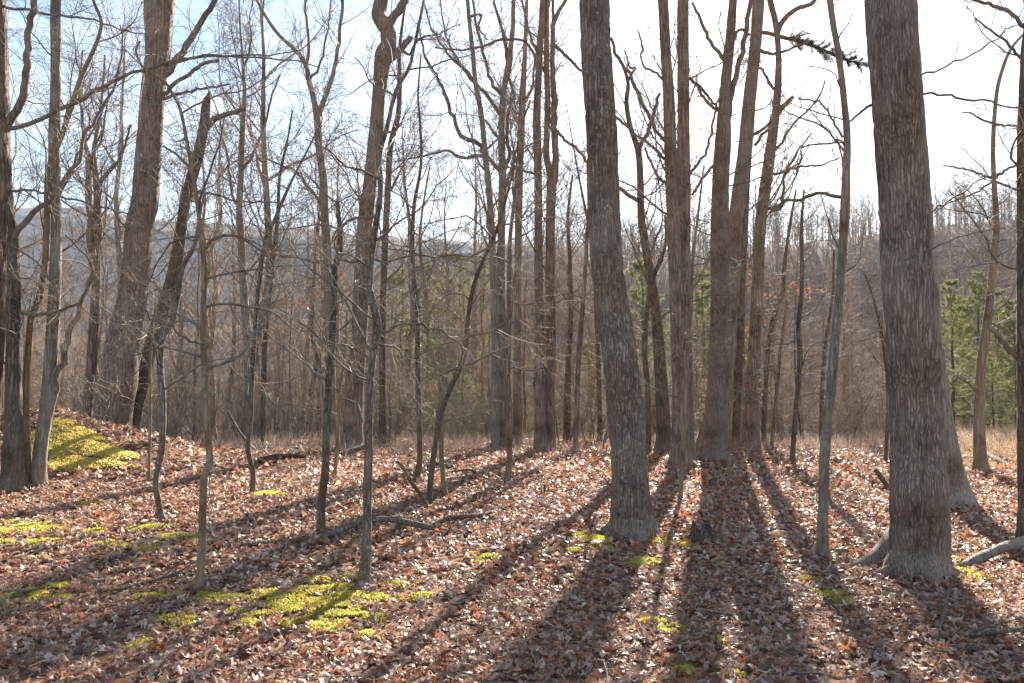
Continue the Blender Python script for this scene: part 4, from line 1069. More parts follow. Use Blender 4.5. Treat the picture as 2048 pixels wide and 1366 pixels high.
# needles on the pine bough near the sun, backlit darkness painted into their colour
pine = [o for o in COL.objects if o.name.startswith('pine_tree') and 'needled bough' in o.get('label', '')][0]
g = np.random.default_rng(88)
bp = []
for i, (px, py, w) in enumerate([(1570, 76, 8), (1600, 84, 7), (1640, 96, 6.5), (1665, 108, 6), (1690, 118, 4), (1728, 130, 2)]):
    bp.append([*at(px, py, 18.3), 0.03])
bp = catmull(np.array(bp), 24)
P, D, rr, _, _ = spawn(bp[None, :, :3], bp[None, :, 3], 75, 0.0, 1.0, 0.8, 0.3, g)
p2, r2 = grow(P, D, g.uniform(0.08, 0.45, 75), np.full(75, 0.006), 4, 0.15, 0.05, g)
V, F = tubes([(p2, r2, 3)], pine.location)
tag(link('twigs', mesh_from('twigs', V, F), M['twig'], pine), kind='stuff')
P, D, rr, _, _ = spawn(p2, r2, 9, 0.2, 1.0, 0.5, 0.3, g)
V, F = needle_tufts(P, D + np.array((0, 0, 0.2)), g, 12, 0.11, 0.006)
tag(link('needles', mesh_from('needles', V - np.array(pine.location), F, smooth=False), M['backlit_needle'], pine), kind='stuff')

# sprays of dry red leaves still hanging in the thicket
for (px, py, Y, n, sp, lab) in [(1592, 578, 20, 70, 0.30, 'spray of red dry leaves hanging on a thin stem left of the slender tree'), (1490, 560, 22, 80, 0.4, 'rusty leaves hanging right of the leaning twin trunk, upper cluster'),
                             (1488, 660, 22, 70, 0.35, 'rusty leaves hanging right of the leaning twin trunk, middle cluster'), (1475, 745, 22, 90, 0.45, 'rusty leaves hanging right of the leaning twin trunk, lowest cluster'),
                             (585, 590, 22, 90, 0.5, 'faint rusty leaves hanging in the thicket left of the bent dark sapling'), (570, 650, 24, 100, 0.6, 'faint rusty leaves low in the thicket left of the bent dark sapling')]:
    g = np.random.default_rng(int(px + py))
    c = at(px, py, Y)
    b = np.array((c[0], c[1], tz(c[0], c[1])))
    o = empty('beech_sapling', b)
    tag(o, lab, 'sapling')
    path = np.array([[c[0] + 0.1, c[1], b[2] - 0.2, 0.025], [c[0] - 0.05, c[1], 0.5 * (b[2] + c[2]), 0.02], [c[0], c[1], c[2], 0.012], [c[0] + 0.1, c[1], c[2] + 1.2, 0.005]])
    link('trunk', mesh_from('trunk', *trunk_mesh(path, b, 7, 0.3, seed=int(px))), M['bark_dark'], o)
    P = c + g.normal(0, 1, (n // 5, 3)) * np.array((sp, sp, sp * 0.4))
    st = np.repeat(c[None] + np.array((0, 0, -0.3)), len(P), 0)
    pts = np.stack([st, 0.5 * (st + P) + np.array((0, 0, 0.1)), P], 1)
    V, F = tubes([(pts, np.full((len(P), 3), 0.004), 3)], b)
    tag(link('twigs', mesh_from('twigs', V, F), M['twig'], o), kind='stuff')
    Q = np.repeat(P, 5, 0) + g.normal(0, 0.10, (len(P) * 5, 3))
    d = norm(g.normal(0, 1, (len(Q), 3)) + np.array((0, 0, -0.5))); s = norm(np.cross(d, g.normal(0, 1, (len(Q), 3))))
    V = np.stack([Q, Q + 0.05 * d + 0.025 * s, Q + 0.10 * d, Q + 0.05 * d - 0.025 * s], 1).reshape(-1, 3) - b
    tag(link('dry_leaves', mesh_from('dry_leaves', V, np.arange(len(V)).reshape(-1, 4), smooth=False), M['red_leaf'], o), kind='stuff')


# ------------------------------------------------------------------ bare trees beyond the brow (copies of a few kinds)
def bg_tree_parts(H, seed, kind):
    g = np.random.default_rng(seed)
    n = 12
    z = np.linspace(0, 1, n)
    wob = np.cumsum(g.normal(0, 0.10, (n, 2)), 0) * H / 14
    r0 = 0.0085 * H * (1.25 if kind == 0 else 0.75)
    path = np.column_stack([wob, z * H - 0.3, r0 * (1.03 - z) ** 0.8 + 0.006])
    tv = trunk_mesh(path, (0, 0, 0), 8, 0.3, flare=0.3, seed=seed, lump=0.08)
    C = catmull(path, 80)
    cr = Crown(seed + 1)
    if kind == 0:       # tall wood tree, crown in the upper two thirds
        cr.from_trunk(C, 0.28 * H, 0.97 * H, 22, 0.26 * H, 0.75, 0.10, 0.14, rmax=0.05, k2=6, l2=1.2, k3=5, l3=0.55, k4=2, l4=0.25, up=0.06, a2=0.7, rmin=0.0065)
    else:               # understorey pole, twiggy from low down
        cr.from_trunk(C, 0.12 * H, 0.97 * H, 24, 0.17 * H, 1.05, 0.05, 0.18, rmax=0.03, k2=6, l2=0.6, k3=4, l3=0.3, k4=2, l4=0.14, up=0.03, rmin=0.0048)
    grp = [(p[None], r[None], 4) for p, r, _ in cr.main]
    bv = tubes(grp + cr.fine)
    return [('trunk', mesh_from('trunk', *tv), None), ('crown', mesh_from('crown', *bv), 'far_twig')]


def shrub_parts(H, seed):
    g = np.random.default_rng(seed)
    m = 7
    a = g.uniform(0, 6.28, m)
    P = np.column_stack([0.12 * np.cos(a), 0.12 * np.sin(a), np.full(m, -0.1)])
    D = np.column_stack([0.4 * np.cos(a), 0.4 * np.sin(a), np.ones(m)])
    p1, r1 = grow(P, D, H * g.uniform(0.6, 1.15, m), np.full(m, 0.016), 10, 0.13, 0.05, g)
    cr = Crown(seed)
    cr.sub(p1, r1, k2=10, l2=0.32 * H, k3=5, l3=0.13 * H, k4=3, l4=0.06 * H, wig=0.2, up=0.03, a2=0.9, rmin=0.0038)
    sv = tubes([(p1, r1, 5)])
    bv = tubes(cr.fine)
    return [('stems', mesh_from('stems', *sv), 'branch'), ('twigs', mesh_from('twigs', *bv), 'twig')]


TALL = [bg_tree_parts(14.0, 300 + i, 0) for i in range(4)]
POLE = [bg_tree_parts(8.0, 320 + i, 1) for i in range(4)]
SHRUB = [shrub_parts(2.6, 340 + i) for i in range(5)]
BARKS = ['bark_red', 'bark_grey', 'bark_dark', 'bark_tan']
for kindl in (TALL, POLE):
    for i, pr in enumerate(kindl):
        pr[0] = ('trunk', pr[0][1], BARKS[i % 4])

gb = np.random.default_rng(77)
MARKS = [(28, 'dark far-left trunk'), (105, 'straight slim left trunk'), (250, 'great leaning oak'), (410, 'kinked sapling'), (497, 'slim straight tree'), (660, 'bent dark sapling'), (715, 'thick crooked trunk'),
         (836, 'straight dark sapling'), (1003, 'middle trio'), (1090, 'close pair'), (1235, 'lichen oak'), (1315, 'dark forked tree'), (1357, 'parallel trunks'), (1441, 'leaning twin'), (1511, 'snapped-stub trunk'),
         (1665, 'slender greenish tree'), (1820, 'massive right oak'), (1973, 'tan-footed tree')]
ORD = ['nearest', 'second nearest', 'third nearest', 'fourth nearest', 'fifth nearest', 'sixth nearest', 'seventh nearest', 'eighth nearest', 'ninth nearest', 'tenth nearest'] + ['%dth nearest' % k for k in range(11, 60)]


def place_labels(spots, what):
    """name each by its rank in distance within the gap between two trees one can find"""
    gaps = {}
    for i, (x, Y) in enumerate(spots):
        px = 1024 + FPX * x / Y
        k = sum(1 for m in MARKS if m[0] < px)
        gaps.setdefault(k, []).append((Y, i))
    lab = [''] * len(spots)
    for k, v in gaps.items():
        where = 'left of the %s' % MARKS[0][1] if k == 0 else ('right of the %s' % MARKS[-1][1] if k == len(MARKS) else 'between %s and %s' % (MARKS[k - 1][1], MARKS[k][1]))
        for q, (_, i) in enumerate(sorted(v)):
            lab[i] = '%s, %s %s' % (what, ORD[q], where)
    return lab




def scatter(n, y0, y1, spread, mind, power=1.0):
    out = []
    tries = 0
    while len(out) < n and tries < 20000:
        tries += 1
        Y = y0 + (y1 - y0) * gb.uniform() ** power
        th = gb.uniform(-spread, spread)
        x = th * Y
        if all((x - a) ** 2 + (Y - b) ** 2 > mind * mind for a, b in out):
            out.append((x, Y))
    return out


def clear_right(v):
    return [(x, y) for x, y in v if not (x / y > 0.48 and y < 31)]


tall = scatter(125, 40, 98, 0.66, 2.2, 0.9)
tall += [(th * Y, Y) for th, Y in [(-0.60, 27), (-0.52, 31), (-0.46, 25), (-0.42, 34), (-0.36, 28), (-0.31, 24), (-0.27, 33), (-0.22, 29), (-0.17, 35), (-0.12, 31), (-0.065, 34), (-0.02, 36), (0.035, 33), (0.07, 38), (0.12, 36), (-0.57, 36), (-0.49, 38), (-0.34, 38),
                                     (0.33, 37), (0.42, 39), (-0.39, 30), (-0.25, 27), (-0.07, 30)]]
for i, ((x, Y), lab) in enumerate(zip(tall, place_labels(tall, 'tall bare background tree'))):
    place('bare_tree', TALL[(i * 3) % 4], (x, Y, tz(x, Y)), gb.uniform(0, 6.28), gb.uniform(0.75, 1.1), lab, 'tree', 'tall bare trees beyond the brow')
pole = clear_right(scatter(260, 19.8, 62, 0.66, 1.0, 1.0))
for i, ((x, Y), lab) in enumerate(zip(pole, place_labels(pole, 'thin twiggy pole tree'))):
    place('pole_tree', POLE[i % 4], (x, Y, tz(x, Y)), gb.uniform(0, 6.28), gb.uniform(0.4, 0.75) if Y < 27 else gb.uniform(0.7, 1.2), lab, 'tree', 'thin pole trees beyond the brow')
shr = clear_right(scatter(190, 18.4, 36, 0.66, 0.8, 1.2))
for i, ((x, Y), lab) in enumerate(zip(shr, place_labels(shr, 'leafless brow shrub'))):
    place('leafless_shrub', SHRUB[i % 5], (x, Y, tz(x, Y)), gb.uniform(0, 6.28), gb.uniform(0.5, 1.15), lab, 'shrub', 'leafless shrubs along the brow')


# far wood on the opposite hillside: one mass
def far_wood():
    g = np.random.default_rng(99)
    temps = []
    for k in range(7):
        H = 14.0
        tr = np.array([[0, 0, -0.5], [g.normal(0, .2), g.normal(0, .2), 5], [g.normal(0, .3), g.normal(0, .3), 9], [g.normal(0, .4), g.normal(0, .4), 14]])
        p0, r0 = tr[None], np.array([[0.2, 0.16, 0.1, 0.03]])
        P, D, rr, _, _ = spawn(p0, r0, 13, 0.1, 0.98, 0.75, 0.25, g)
        p1, r1 = grow(P, D, g.uniform(1.8, 4.2, 13), np.full(13, 0.065), 3, 0.12, 0.15, g)
        P, D, rr, _, _ = spawn(p1, r1, 9, 0.15, 1.0, 0.6, 0.25, g)
        L = g.uniform(0.8, 2.0, len(P))[:, None]
        sd = norm(np.cross(D, g.normal(0, 1, D.shape))) * 0.05
        tw = np.stack([P - sd, P + sd, P + D * L], 1).reshape(-1, 3)
        V0, F0 = tubes([(p0, r0, 4), (p1, r1, 3)])
        temps.append((np.vstack([V0, tw]), F0[0], np.arange(len(tw)).reshape(-1, 3) + len(V0)))
    Vs, Fs, Ts, off = [], [], [], 0
    n = 0
    while n < 1120:
        Y = 95 + 148 * g.uniform() ** 0.7
        x = g.uniform(-0.70, 0.72) * Y
        if n > 480:                 # the skyline of the ridge is thick with crowns
            Y = g.uniform(175, 250); x = g.uniform(-0.25, 0.70) * Y
        if x < -0.15 * Y and Y < 200 and g.uniform() < 0.25:
            continue
        V, F, Tr = temps[g.integers(7)]
        a = g.uniform(0, 6.28); s = g.uniform(0.65, 1.1) if n <= 480 else g.uniform(0.5, 0.85)
        c, sn = math.cos(a) * s, math.sin(a) * s
        W = np.column_stack([V[:, 0] * c - V[:, 1] * sn + x, V[:, 0] * sn + V[:, 1] * c + Y, V[:, 2] * s + tz(x, Y)])
        Vs.append(W); Fs.append(F + off); Ts.append(Tr + off); off += len(V); n += 1
    me = mesh_from('far_wood', np.concatenate(Vs), [np.concatenate(Fs), np.concatenate(Ts)])
    tag(link('far_wood', me, M['far_twig']), 'hazy leafless wood covering the opposite hillside', 'wood', kind='stuff')


far_wood()


# ------------------------------------------------------------------ moss
MOSS = [
    # label, [(px, py, rx, ry)]
    ('bright yellow-green moss cushions spread across the left foreground', [(640, 1215, 60, 14), (575, 1205, 55, 12), (690, 1235, 40, 12), (655, 1258, 35, 9), (560, 1228, 40, 10), (700, 1195, 30, 8), (605, 1185, 28, 7), (640, 1160, 25, 6), (520, 1192, 45, 9), (610, 1246, 44, 9), (515, 1236, 30, 7), (660, 1180, 40, 8)]),
    ('moss cushions left of the main foreground moss, nearest the crooked thin sapling', [(345, 1243, 36, 9), (365, 1258, 28, 7), (290, 1292, 28, 8), (470, 1222, 30, 8), (440, 1200, 40, 8), (490, 1250, 25, 7), (300, 1197, 32, 6), (405, 1195, 22, 5), (340, 1190, 25, 5)]),
    ('moss strip right of the lichen-spotted sapling', [(765, 1200, 45, 8), (840, 1196, 26, 6), (795, 1172, 28, 5), (745, 1240, 25, 7), (740, 1272, 26, 7), (700, 1155, 16, 4)]),
    ('small round moss cushion alone in the leaves left of the lichen oak', [(972, 1121, 24, 9), (945, 1113, 14, 5)]),
    ('moss at the left foot of the lichen oak', [(1180, 1078, 36, 9), (1150, 1103, 20, 5), (1205, 1100, 26, 6)]),
    ('moss at the right foot of the lichen oak', [(1285, 1125, 40, 7), (1312, 1084, 26, 6), (1366, 1092, 24, 5), (1262, 1076, 30, 4)]),
    ('small moss spot in the shaded litter below the lichen oak', [(1302, 1247, 24, 7), (1345, 1260, 28, 8)]),
    ('dull moss tuft in the shade left of the massive right oak', [(1660, 1190, 30, 7), (1690, 1205, 20, 5), (1615, 1160, 18, 4)]),
    ('moss between the massive right oak and the log', [(1950, 1155, 32, 7), (1925, 1145, 18, 5), (1902, 1118, 14, 4)]),
    ('bright moss patch at the left edge of the picture', [(60, 1060, 55, 9), (10, 1068, 30, 6), (40, 1087, 60, 5), (90, 1086, 35, 5), (190, 1066, 26, 5), (180, 1010, 22, 4), (15, 1044, 25, 4)]),
    ('darker moss in shadow low at the left edge', [(95, 1180, 32, 9), (40, 1196, 40, 8), (120, 1200, 26, 5), (60, 1118, 32, 4)]),
    ('thin moss around the foot of the zigzag sapling', [(310, 1056, 40, 4), (350, 1075, 40, 5), (280, 1060, 30, 4), (250, 1095, 40, 4), (300, 1102, 40, 4), (385, 1085, 25, 4), (215, 1088, 25, 4)]),
    ('small moss streak at the foot of the straight thin sapling', [(530, 990, 30, 4), (560, 993, 14, 3)]),
    ('moss specks at the bottom of the shaded foreground', [(1370, 1345, 22, 7), (1465, 1350, 18, 6), (1440, 1285, 14, 5)]),
    ('yellow moss blanket on the sunny side of the left mound', [(115, 852, 40, 12), (165, 870, 45, 12), (120, 885, 60, 18), (165, 895, 60, 18), (210, 905, 50, 14), (95, 905, 40, 14), (150, 925, 55, 10), (245, 912, 36, 9), (90, 865, 25, 8), (205, 928, 55, 8), (125, 935, 45, 7)]),
]
moss_cells = []          # world ellipses, to thin the litter there
gm = np.random.default_rng(13)
for lab, ells in MOSS:
    allP, ce = [], []
    for (px, py, rx, ry) in ells:
        if 'blanket' not in lab:
            rx *= 1.2; ry *= 1.25
        c = ground_at(px, py)
        e1 = ground_at(px + rx, py); e2 = ground_at(px, py + ry); e3 = ground_at(px, py - ry)
        a = np.linalg.norm(e1[:2] - c[:2]); b = 0.5 * np.linalg.norm(e2[:2] - e3[:2])
        b = min(max(b, 0.05), a * 3 + 0.15)
        c2 = 0.5 * (e2 + e3)
        moss_cells.append((c[0], c2[1] * 0.5 + c[1] * 0.5, a, b)); ce.append(moss_cells[-1])
        far = max(1.0, c[1] / 7.0)
        n = int(min(12000, 19000 * a * b * 3.1 / far ** 1.2))
        q = gm.uniform(-1.3, 1.3, (n * 2, 2)); rr = np.hypot(q[:, 0], q[:, 1])
        x = moss_cells[-1][0] + q[:, 0] * a; y = moss_cells[-1][1] + q[:, 1] * b
        edge = 0.6 + 0.85 * fbm(x * 5, y * 5, 71)
        hole = fbm(x * 9 + 4, y * 9, 73)
        k = (rr < edge) & (hole > (0.15 if 'blanket' in lab else 0.34 + 0.10 * rr))
        x, y, rr = x[k], y[k], rr[k]
        hgt = 0.018 * np.clip(1 - rr ** 2, 0, 1) + 0.012 * vnoise(x * 14, y * 14, 75)
        allP.append(np.column_stack([x, y, terrain(x, y) + hgt, np.full(len(x), far)]))
    cen = ground_at(ells[0][0], ells[0][1])
    root = empty('moss_patch', cen)
    tag(root, lab, 'moss')
    for P in allP:
        n = len(P)
        if n < 8:
            continue
        sz = (0.019 * gm.uniform(0.7, 1.4, n) * P[:, 3] ** 0.8)[:, None]
        a = gm.uniform(0, 6.28, n)
        sd = np.column_stack([np.cos(a), np.sin(a), np.zeros(n)]) * sz * 0.42
        up = norm(np.column_stack([gm.normal(0, 0.35, (n, 2)), np.ones(n)])) * sz
        base = P[:, :3] - np.array((0, 0, 0.012))
        V = np.stack([base - sd, base + sd, base + up + sd * 0.35, base + up - sd * 0.35], 1).reshape(-1, 3)
        tone = gm.uniform(0.7, 1.2, n) * (0.75 + 0.5 * fbm(P[:, 0] * 4, P[:, 1] * 4, 77))
        colr = np.stack([0.58 * tone, 0.50 * tone ** 0.9, 0.115 * tone], 1)
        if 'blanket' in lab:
            colr *= np.array((1.32, 1.25, 1.7))  # sunlit brightness of the mound painted into its moss tint
        tag(link('cushion', mesh_from('cushion', V - cen, np.arange(4 * n).reshape(-1, 4), smooth=False, col=np.repeat(colr, 4, 0)), M['moss'], root), kind='stuff')
MC = np.array(moss_cells)


# ------------------------------------------------------------------ leaf litter
def leaf_batch(x, y, size, g, st, lobed, lift=0.02, tilt=0.30):
    """curled dead leaves: st stations along the midrib, three points across -> V, F, colours"""
    n = len(x)
    u = np.linspace(0, 1, st)
    w = np.sin(np.pi * np.clip(u * 0.96 + 0.02, 0, 1)) ** 0.75
    if lobed:
        w = w * (0.72 + 0.38 * np.cos(u * (st - 1) * np.pi))
    L = size; W = size * g.uniform(0.24, 0.38, n)
    X = (u[None] - 0.5) * L[:, None]
    hw = w[None] * W[:, None] * g.uniform(0.85, 1.15, (n, st))
    bend = g.normal(0.0, 0.9, n)[:, None] * L[:, None]
    cup = g.normal(0.35, 0.5, n)[:, None]
    ZM = bend * ((u[None] - 0.5) ** 2)
    tw = g.normal(0, 0.6, n)[:, None] * (u[None] - 0.5)
    V = np.zeros((n, st, 3, 3))
    for j, s in enumerate((-1, 0, 1)):
        cz = cup * hw * (1.0 if s else 0) * g.uniform(0.5, 1.4, (n, 1))
        V[:, :, j, 0] = X + (0 if s == 0 else 1) * g.normal(0, 0.05, (n, st)) * L[:, None]
        V[:, :, j, 1] = s * hw * np.sqrt(np.maximum(0.25, 1 - np.minimum(cup ** 2, 0.7)))
        V[:, :, j, 2] = ZM + cz + s * hw * tw + g.normal(0, 0.035, (n, st)) * L[:, None] * abs(s)
    ax = g.normal(0, tilt, n); ay = g.normal(0, tilt, n); az = g.uniform(0, 6.283, n)
    def rot(V, a, i, j):
        c, s = np.cos(a)[:, None, None], np.sin(a)[:, None, None]
        A, B = V[..., i].copy(), V[..., j].copy()
        V[..., i] = A * c - B * s; V[..., j] = A * s + B * c
    rot(V, ax, 1, 2); rot(V, ay, 0, 2); rot(V, az, 0, 1)
    low = V[..., 2].reshape(n, -1).min(1)
    z = terrain(x, y) - low * 0.75 + g.uniform(0, lift, n)
    V[..., 0] += x[:, None, None]; V[..., 1] += y[:, None, None]; V[..., 2] += z[:, None, None]
    V = V.reshape(-1, 3)
    b = (np.arange(n)[:, None, None] * st + np.arange(st - 1)[None, :, None]) * 3 + np.arange(2)[None, None, :]
    F = np.stack([b, b + 1, b + 4, b + 3], -1).reshape(-1, 4)
    pal = np.array([(0.41, 0.265, 0.19), (0.29, 0.155, 0.105), (0.50, 0.355, 0.275), (0.60, 0.475, 0.39), (0.42, 0.19, 0.105), (0.18, 0.108, 0.08), (0.37, 0.28, 0.225), (0.46, 0.145, 0.055)])
    pr = np.array([0.24, 0.19, 0.19, 0.10, 0.10, 0.09, 0.07, 0.02])
    pal = pal * np.array((1.04, 1.10, 1.14))
    c = pal[g.choice(len(pal), n, p=pr)] * g.uniform(0.75, 1.2, (n, 1)) * np.array((1, 1, 1)) + g.normal(0, 0.012, (n, 3))
    return V, F, np.repeat(np.clip(c, 0.02, 0.9), st * 3, 0)


def in_moss(x, y, f=0.85):
    m = np.zeros(len(x), bool)
    for (cx, cy_, a, b) in MC:
        m |= ((x - cx) / a) ** 2 + ((y - cy_) / b) ** 2 < f
    return m


gl = np.random.default_rng(5)
bands = [(3.1, 6.6, 640, 6, True, 0.060), (6.6, 11.5, 450, 4, False, 0.069), (11.5, 22.0, 150, 3, False, 0.096)]
LV, LF, LC, off = [], [], [], 0
near_done = False
for (y0, y1, dens, st, lobed, sz) in bands:
    wmax = 0.70 * y1 + 0.8
    n = int(dens * (y1 - y0) * 2 * wmax)
    x = gl.uniform(-wmax, wmax, n); y = gl.uniform(y0, y1, n)
    k = (np.abs(x) < 0.65 * y + 0.5)
    k &= ~(in_moss(x, y) & (gl.uniform(0, 1, n) < np.where(y > 11, 0.97, 0.84)))
    k &= gl.uniform(0, 1, n) < 0.55 + 0.75 * fbm(x * 0.9, y * 0.9, 81)
    if y1 > 20:
        k &= gl.uniform(0, 1, n) < 1.25 - 0.9 * sstep(14.5, 20.5, y)
    x, y = x[k], y[k]
    size = sz * gl.uniform(0.6, 1.4, len(x))
    if not near_done:      # the 300 leaves nearest the camera are single pieces
        order = np.argsort(y + 0.25 * gl.uniform(0, 1, len(x)) + 100 * (y < 3.75) + 100 * (np.abs(x) > 0.60 * y))
        pick = order[:300]
        V, F, C = leaf_batch(x[pick], y[pick], size[pick] * 1.15, gl, 9, True, 0.035)
        nv = 27; nf = 16
        for q in range(300):
            vv = V[q * nv:(q + 1) * nv]; cc = vv.mean(0)
            link('leaf', mesh_from('leaf', vv - cc, F[:nf], col=C[q * nv:(q + 1) * nv]), M['leaf'], ground, loc=cc)
        keep = np.ones(len(x), bool); keep[pick] = False
        x, y, size = x[keep], y[keep], size[keep]
        near_done = True
    V, F, C = leaf_batch(x, y, size, gl, st, lobed, 0.03 if y1 < 12 else 0.05, 0.30 if y1 < 12 else 0.42)
    LV.append(V); LF.append(F + off); LC.append(C); off += len(V)
litter = link('leaf_litter', mesh_from('leaf_litter', np.concatenate(LV), [np.concatenate(LF)], col=np.concatenate(LC)), M['leaf'], ground)
tag(litter, kind='stuff')


# ------------------------------------------------------------------ dry grass and brush along the brow
def grass(name, label, n, xr, yr, hgt, colr, seed, mask=None, curve=0.4):
    g = np.random.default_rng(seed)
    y = g.uniform(yr[0], yr[1], n); th = g.uniform(xr[0], xr[1], n); x = th * y
    k = fbm(x * 0.7, y * 0.7, seed) > 0.36
    if mask is not None:
        k &= mask(x, y, g)
    x, y = x[k], y[k]; n = len(x)
    P = np.column_stack([x, y, terrain(x, y) - 0.02])
    D = np.column_stack([g.normal(0, curve, (n, 2)), np.ones(n)])
    L = hgt * g.uniform(0.4, 1.3, n)
    pts, rad = grow(P, D, L, np.full(n, 0.0035), 4, 0.12, -0.03, g, 0.4)
    sd = norm(np.cross(pts[:, -1] - pts[:, 0], g.normal(0, 1, (n, 3))))[:, None, :] * rad[..., None]
    V = np.stack([pts - sd, pts + sd], 2).reshape(-1, 3)
    b = (np.arange(n)[:, None] * 4 + np.arange(3)[None, :]) * 2
    F = np.stack([b, b + 1, b + 3, b + 2], -1).reshape(-1, 4)
    c = np.repeat(np.asarray(colr)[None] * g.uniform(0.6, 1.3, (n, 1)), 8, 0)
    return tag(link(name, mesh_from(name, V, F, smooth=False, col=c), M['grass']), label, 'grass', kind='stuff')


grass('dry_grass', 'grey brown dry stalks and brush along the brow of the slope', 24000, (-0.66, 0.66), (15.2, 20.5), 0.30, (0.42, 0.325, 0.25), 401,
      lambda x, y, g: (g.uniform(0, 1, len(x)) < 0.12 + 0.9 * sstep(15.5, 18.0, y)) & (x > -6.5))
grass('golden_grass', 'golden dry grass in the sunny clearing at the right edge', 9000, (0.50, 0.75), (13.2, 24), 0.28, (0.44, 0.305, 0.19), 402)


# ------------------------------------------------------------------ fallen wood
def fallen(name, label, pts, cat='branch', mat='dead_wood', lift=0.0, sides=9, shoots=0, group=None, seed=1, heights=None):
    """pts (px, py, width px): each point lies on the ground where the photograph shows it; heights lift single points"""
    g = np.random.default_rng(seed)
    W = []
    for i, (px, py, w) in enumerate(pts):
        hh = heights[i] if heights else lift
        # find the distance at which the point lies hh above the terrain
        r = ray(px, py)
        t = np.linspace(2.0, 40, 4000)
        P = r[None] * t[:, None]
        gap = P[:, 2] + EYE - terrain(P[:, 0], P[:, 1]) - hh
        k = np.nonzero(gap <= 0)[0]
        k = k[0] if len(k) else len(t) - 1
        rad = 0.5 * w / FPX * t[k]
        W.append([P[k, 0], P[k, 1], P[k, 2] + EYE + rad * 0.6, rad])
    W = np.array(W)
    C = W[0, :3].copy()
    root = empty(name, C)
    tag(root, label, cat, group)
    V, F = trunk_mesh(W, C, sides, 0.05, bark=0.005, plate=(0.025, 0.12), seed=seed, lump=0.2)
    F = F + [np.arange(sides)[::-1][None, :]]
    link('wood', mesh_from('wood', V, F), M[mat], root)
    if shoots:
        cr = catmull(W, 30)
        P, D, rr, _, t = spawn(cr[None, :, :3], cr[None, :, 3], shoots, 0.1, 1, 0.8, 0.2, g)
        D[:, 2] = np.abs(D[:, 2]) * 0.7
        p2, r2 = grow(P, D, g.uniform(0.12, 0.5, shoots), np.minimum(rr * 0.5, 0.008), 5, 0.15, -0.05, g)
        for a, b in zip(p2, r2):
            V, F = tubes([(a[None], b[None], 5)], C)
            link('side_branch', mesh_from('side_branch', V, F), M[mat], root)
    return root


fallen('fallen_branch', 'long bowed fallen branch lying between the bent dark and lichen-spotted saplings', [(420, 1102, 7), (480, 1094, 9), (543, 1089, 11), (600, 1085, 12), (647, 1078, 13), (690, 1060, 13), (725, 1046, 13), (783, 1044, 13), (835, 1053, 12), (900, 1066, 9), (955, 1079, 6)], seed=1,
       heights=[0, 0.01, 0.01, 0.02, 0.03, 0.10, 0.14, 0.12, 0.06, 0.01, 0], shoots=5)
fallen('fallen_branch', 'dark arched fallen branch pointing right above the long bowed one', [(855, 1057, 8), (880, 1046, 10), (905, 1039, 10), (955, 1033, 9), (985, 1026, 7), (1010, 1020, 5)], seed=2, heights=[0, 0.03, 0.06, 0.05, 0.02, 0.0], mat='bark_red', shoots=3)
fallen('leaning_stick', 'broken stick leaning left from the foot of the diagonal sapling', [(856, 1016, 9), (840, 990, 8), (822, 965, 8), (808, 940, 7), (796, 925, 5)], cat='stick', seed=3, heights=[0, 0.18, 0.36, 0.5, 0.6], mat='bark_red')
fallen('fallen_log', 'pale barkless log entering from the right edge beside the massive oak', [(1924, 1138, 17), (1955, 1124, 20), (1985, 1110, 20), (2020, 1097, 21), (2060, 1084, 21), (2110, 1066, 21)], cat='log', mat='bark_grey', seed=4, heights=[0.0, 0.03, 0.06, 0.08, 0.1, 0.12], sides=16)
fallen('fallen_branch', 'fallen branch low at the right edge of the foreground', [(1843, 1288, 6), (1899, 1275, 9), (1967, 1269, 11), (2048, 1262, 12), (2120, 1255, 12)], seed=5, heights=[0, 0.02, 0.04, 0.05, 0.05], shoots=3)
fallen('fallen_branch', 'short upright crooked stick among leaves below the massive oak', [(1868, 1278, 5), (1878, 1255, 7), (1884, 1240, 7), (1900, 1180, 8), (1908, 1168, 7)], seed=6, heights=[0, 0.03, 0.05, 0.02, 0.0], mat='bark_dark')
fallen('fallen_branch', 'curved pale stick at the left edge of the foreground', [(5, 1232, 8), (12, 1205, 7), (30, 1188, 6), (70, 1180, 5), (140, 1158, 4)], seed=7, heights=[0, 0.04, 0.06, 0.03, 0])
fallen('fallen_branch', 'thin fallen branch left of the crooked sapling foot', [(195, 1185, 6), (250, 1178, 7), (310, 1162, 8), (344, 1150, 8), (389, 1151, 7)], seed=8, heights=[0, 0.02, 0.04, 0.05, 0.03], shoots=3)
fallen('fallen_branch', 'straight reddish branch between the two left moss patches', [(62, 1130, 6), (138, 1121, 8), (220, 1116, 8), (300, 1106, 5)], seed=9, heights=[0, 0.02, 0.02, 0], mat='bark_red')
fallen('fallen_log', 'pale broken log at the foot of the thick crooked trunk', [(672, 916, 9), (700, 907, 12), (724, 898, 12), (745, 893, 7)], cat='log', seed=10, heights=[0.02, 0.1, 0.16, 0.2], shoots=4)
fallen('fallen_log', 'dark rotten log lying on the brow left of the crooked trunk', [(512, 925, 7), (545, 918, 11), (585, 915, 11), (622, 919, 7)], cat='log', seed=11, heights=[0, 0.06, 0.06, 0.02], mat='rotten', shoots=4)
fallen('fallen_branch', 'short stick pointing up left beside the massive right oak', [(1780, 982, 10), (1768, 966, 10), (1757, 950, 10), (1750, 941, 8)], seed=12, heights=[0, 0.1, 0.2, 0.26], mat='bark_dark')
fallen('fallen_log', 'weathered pale log in the golden grass at right', [(1974, 908, 8), (1992, 920, 9), (2012, 930, 9), (2022, 936, 7)], cat='log', seed=13, heights=[0.1, 0.08, 0.05, 0.02])
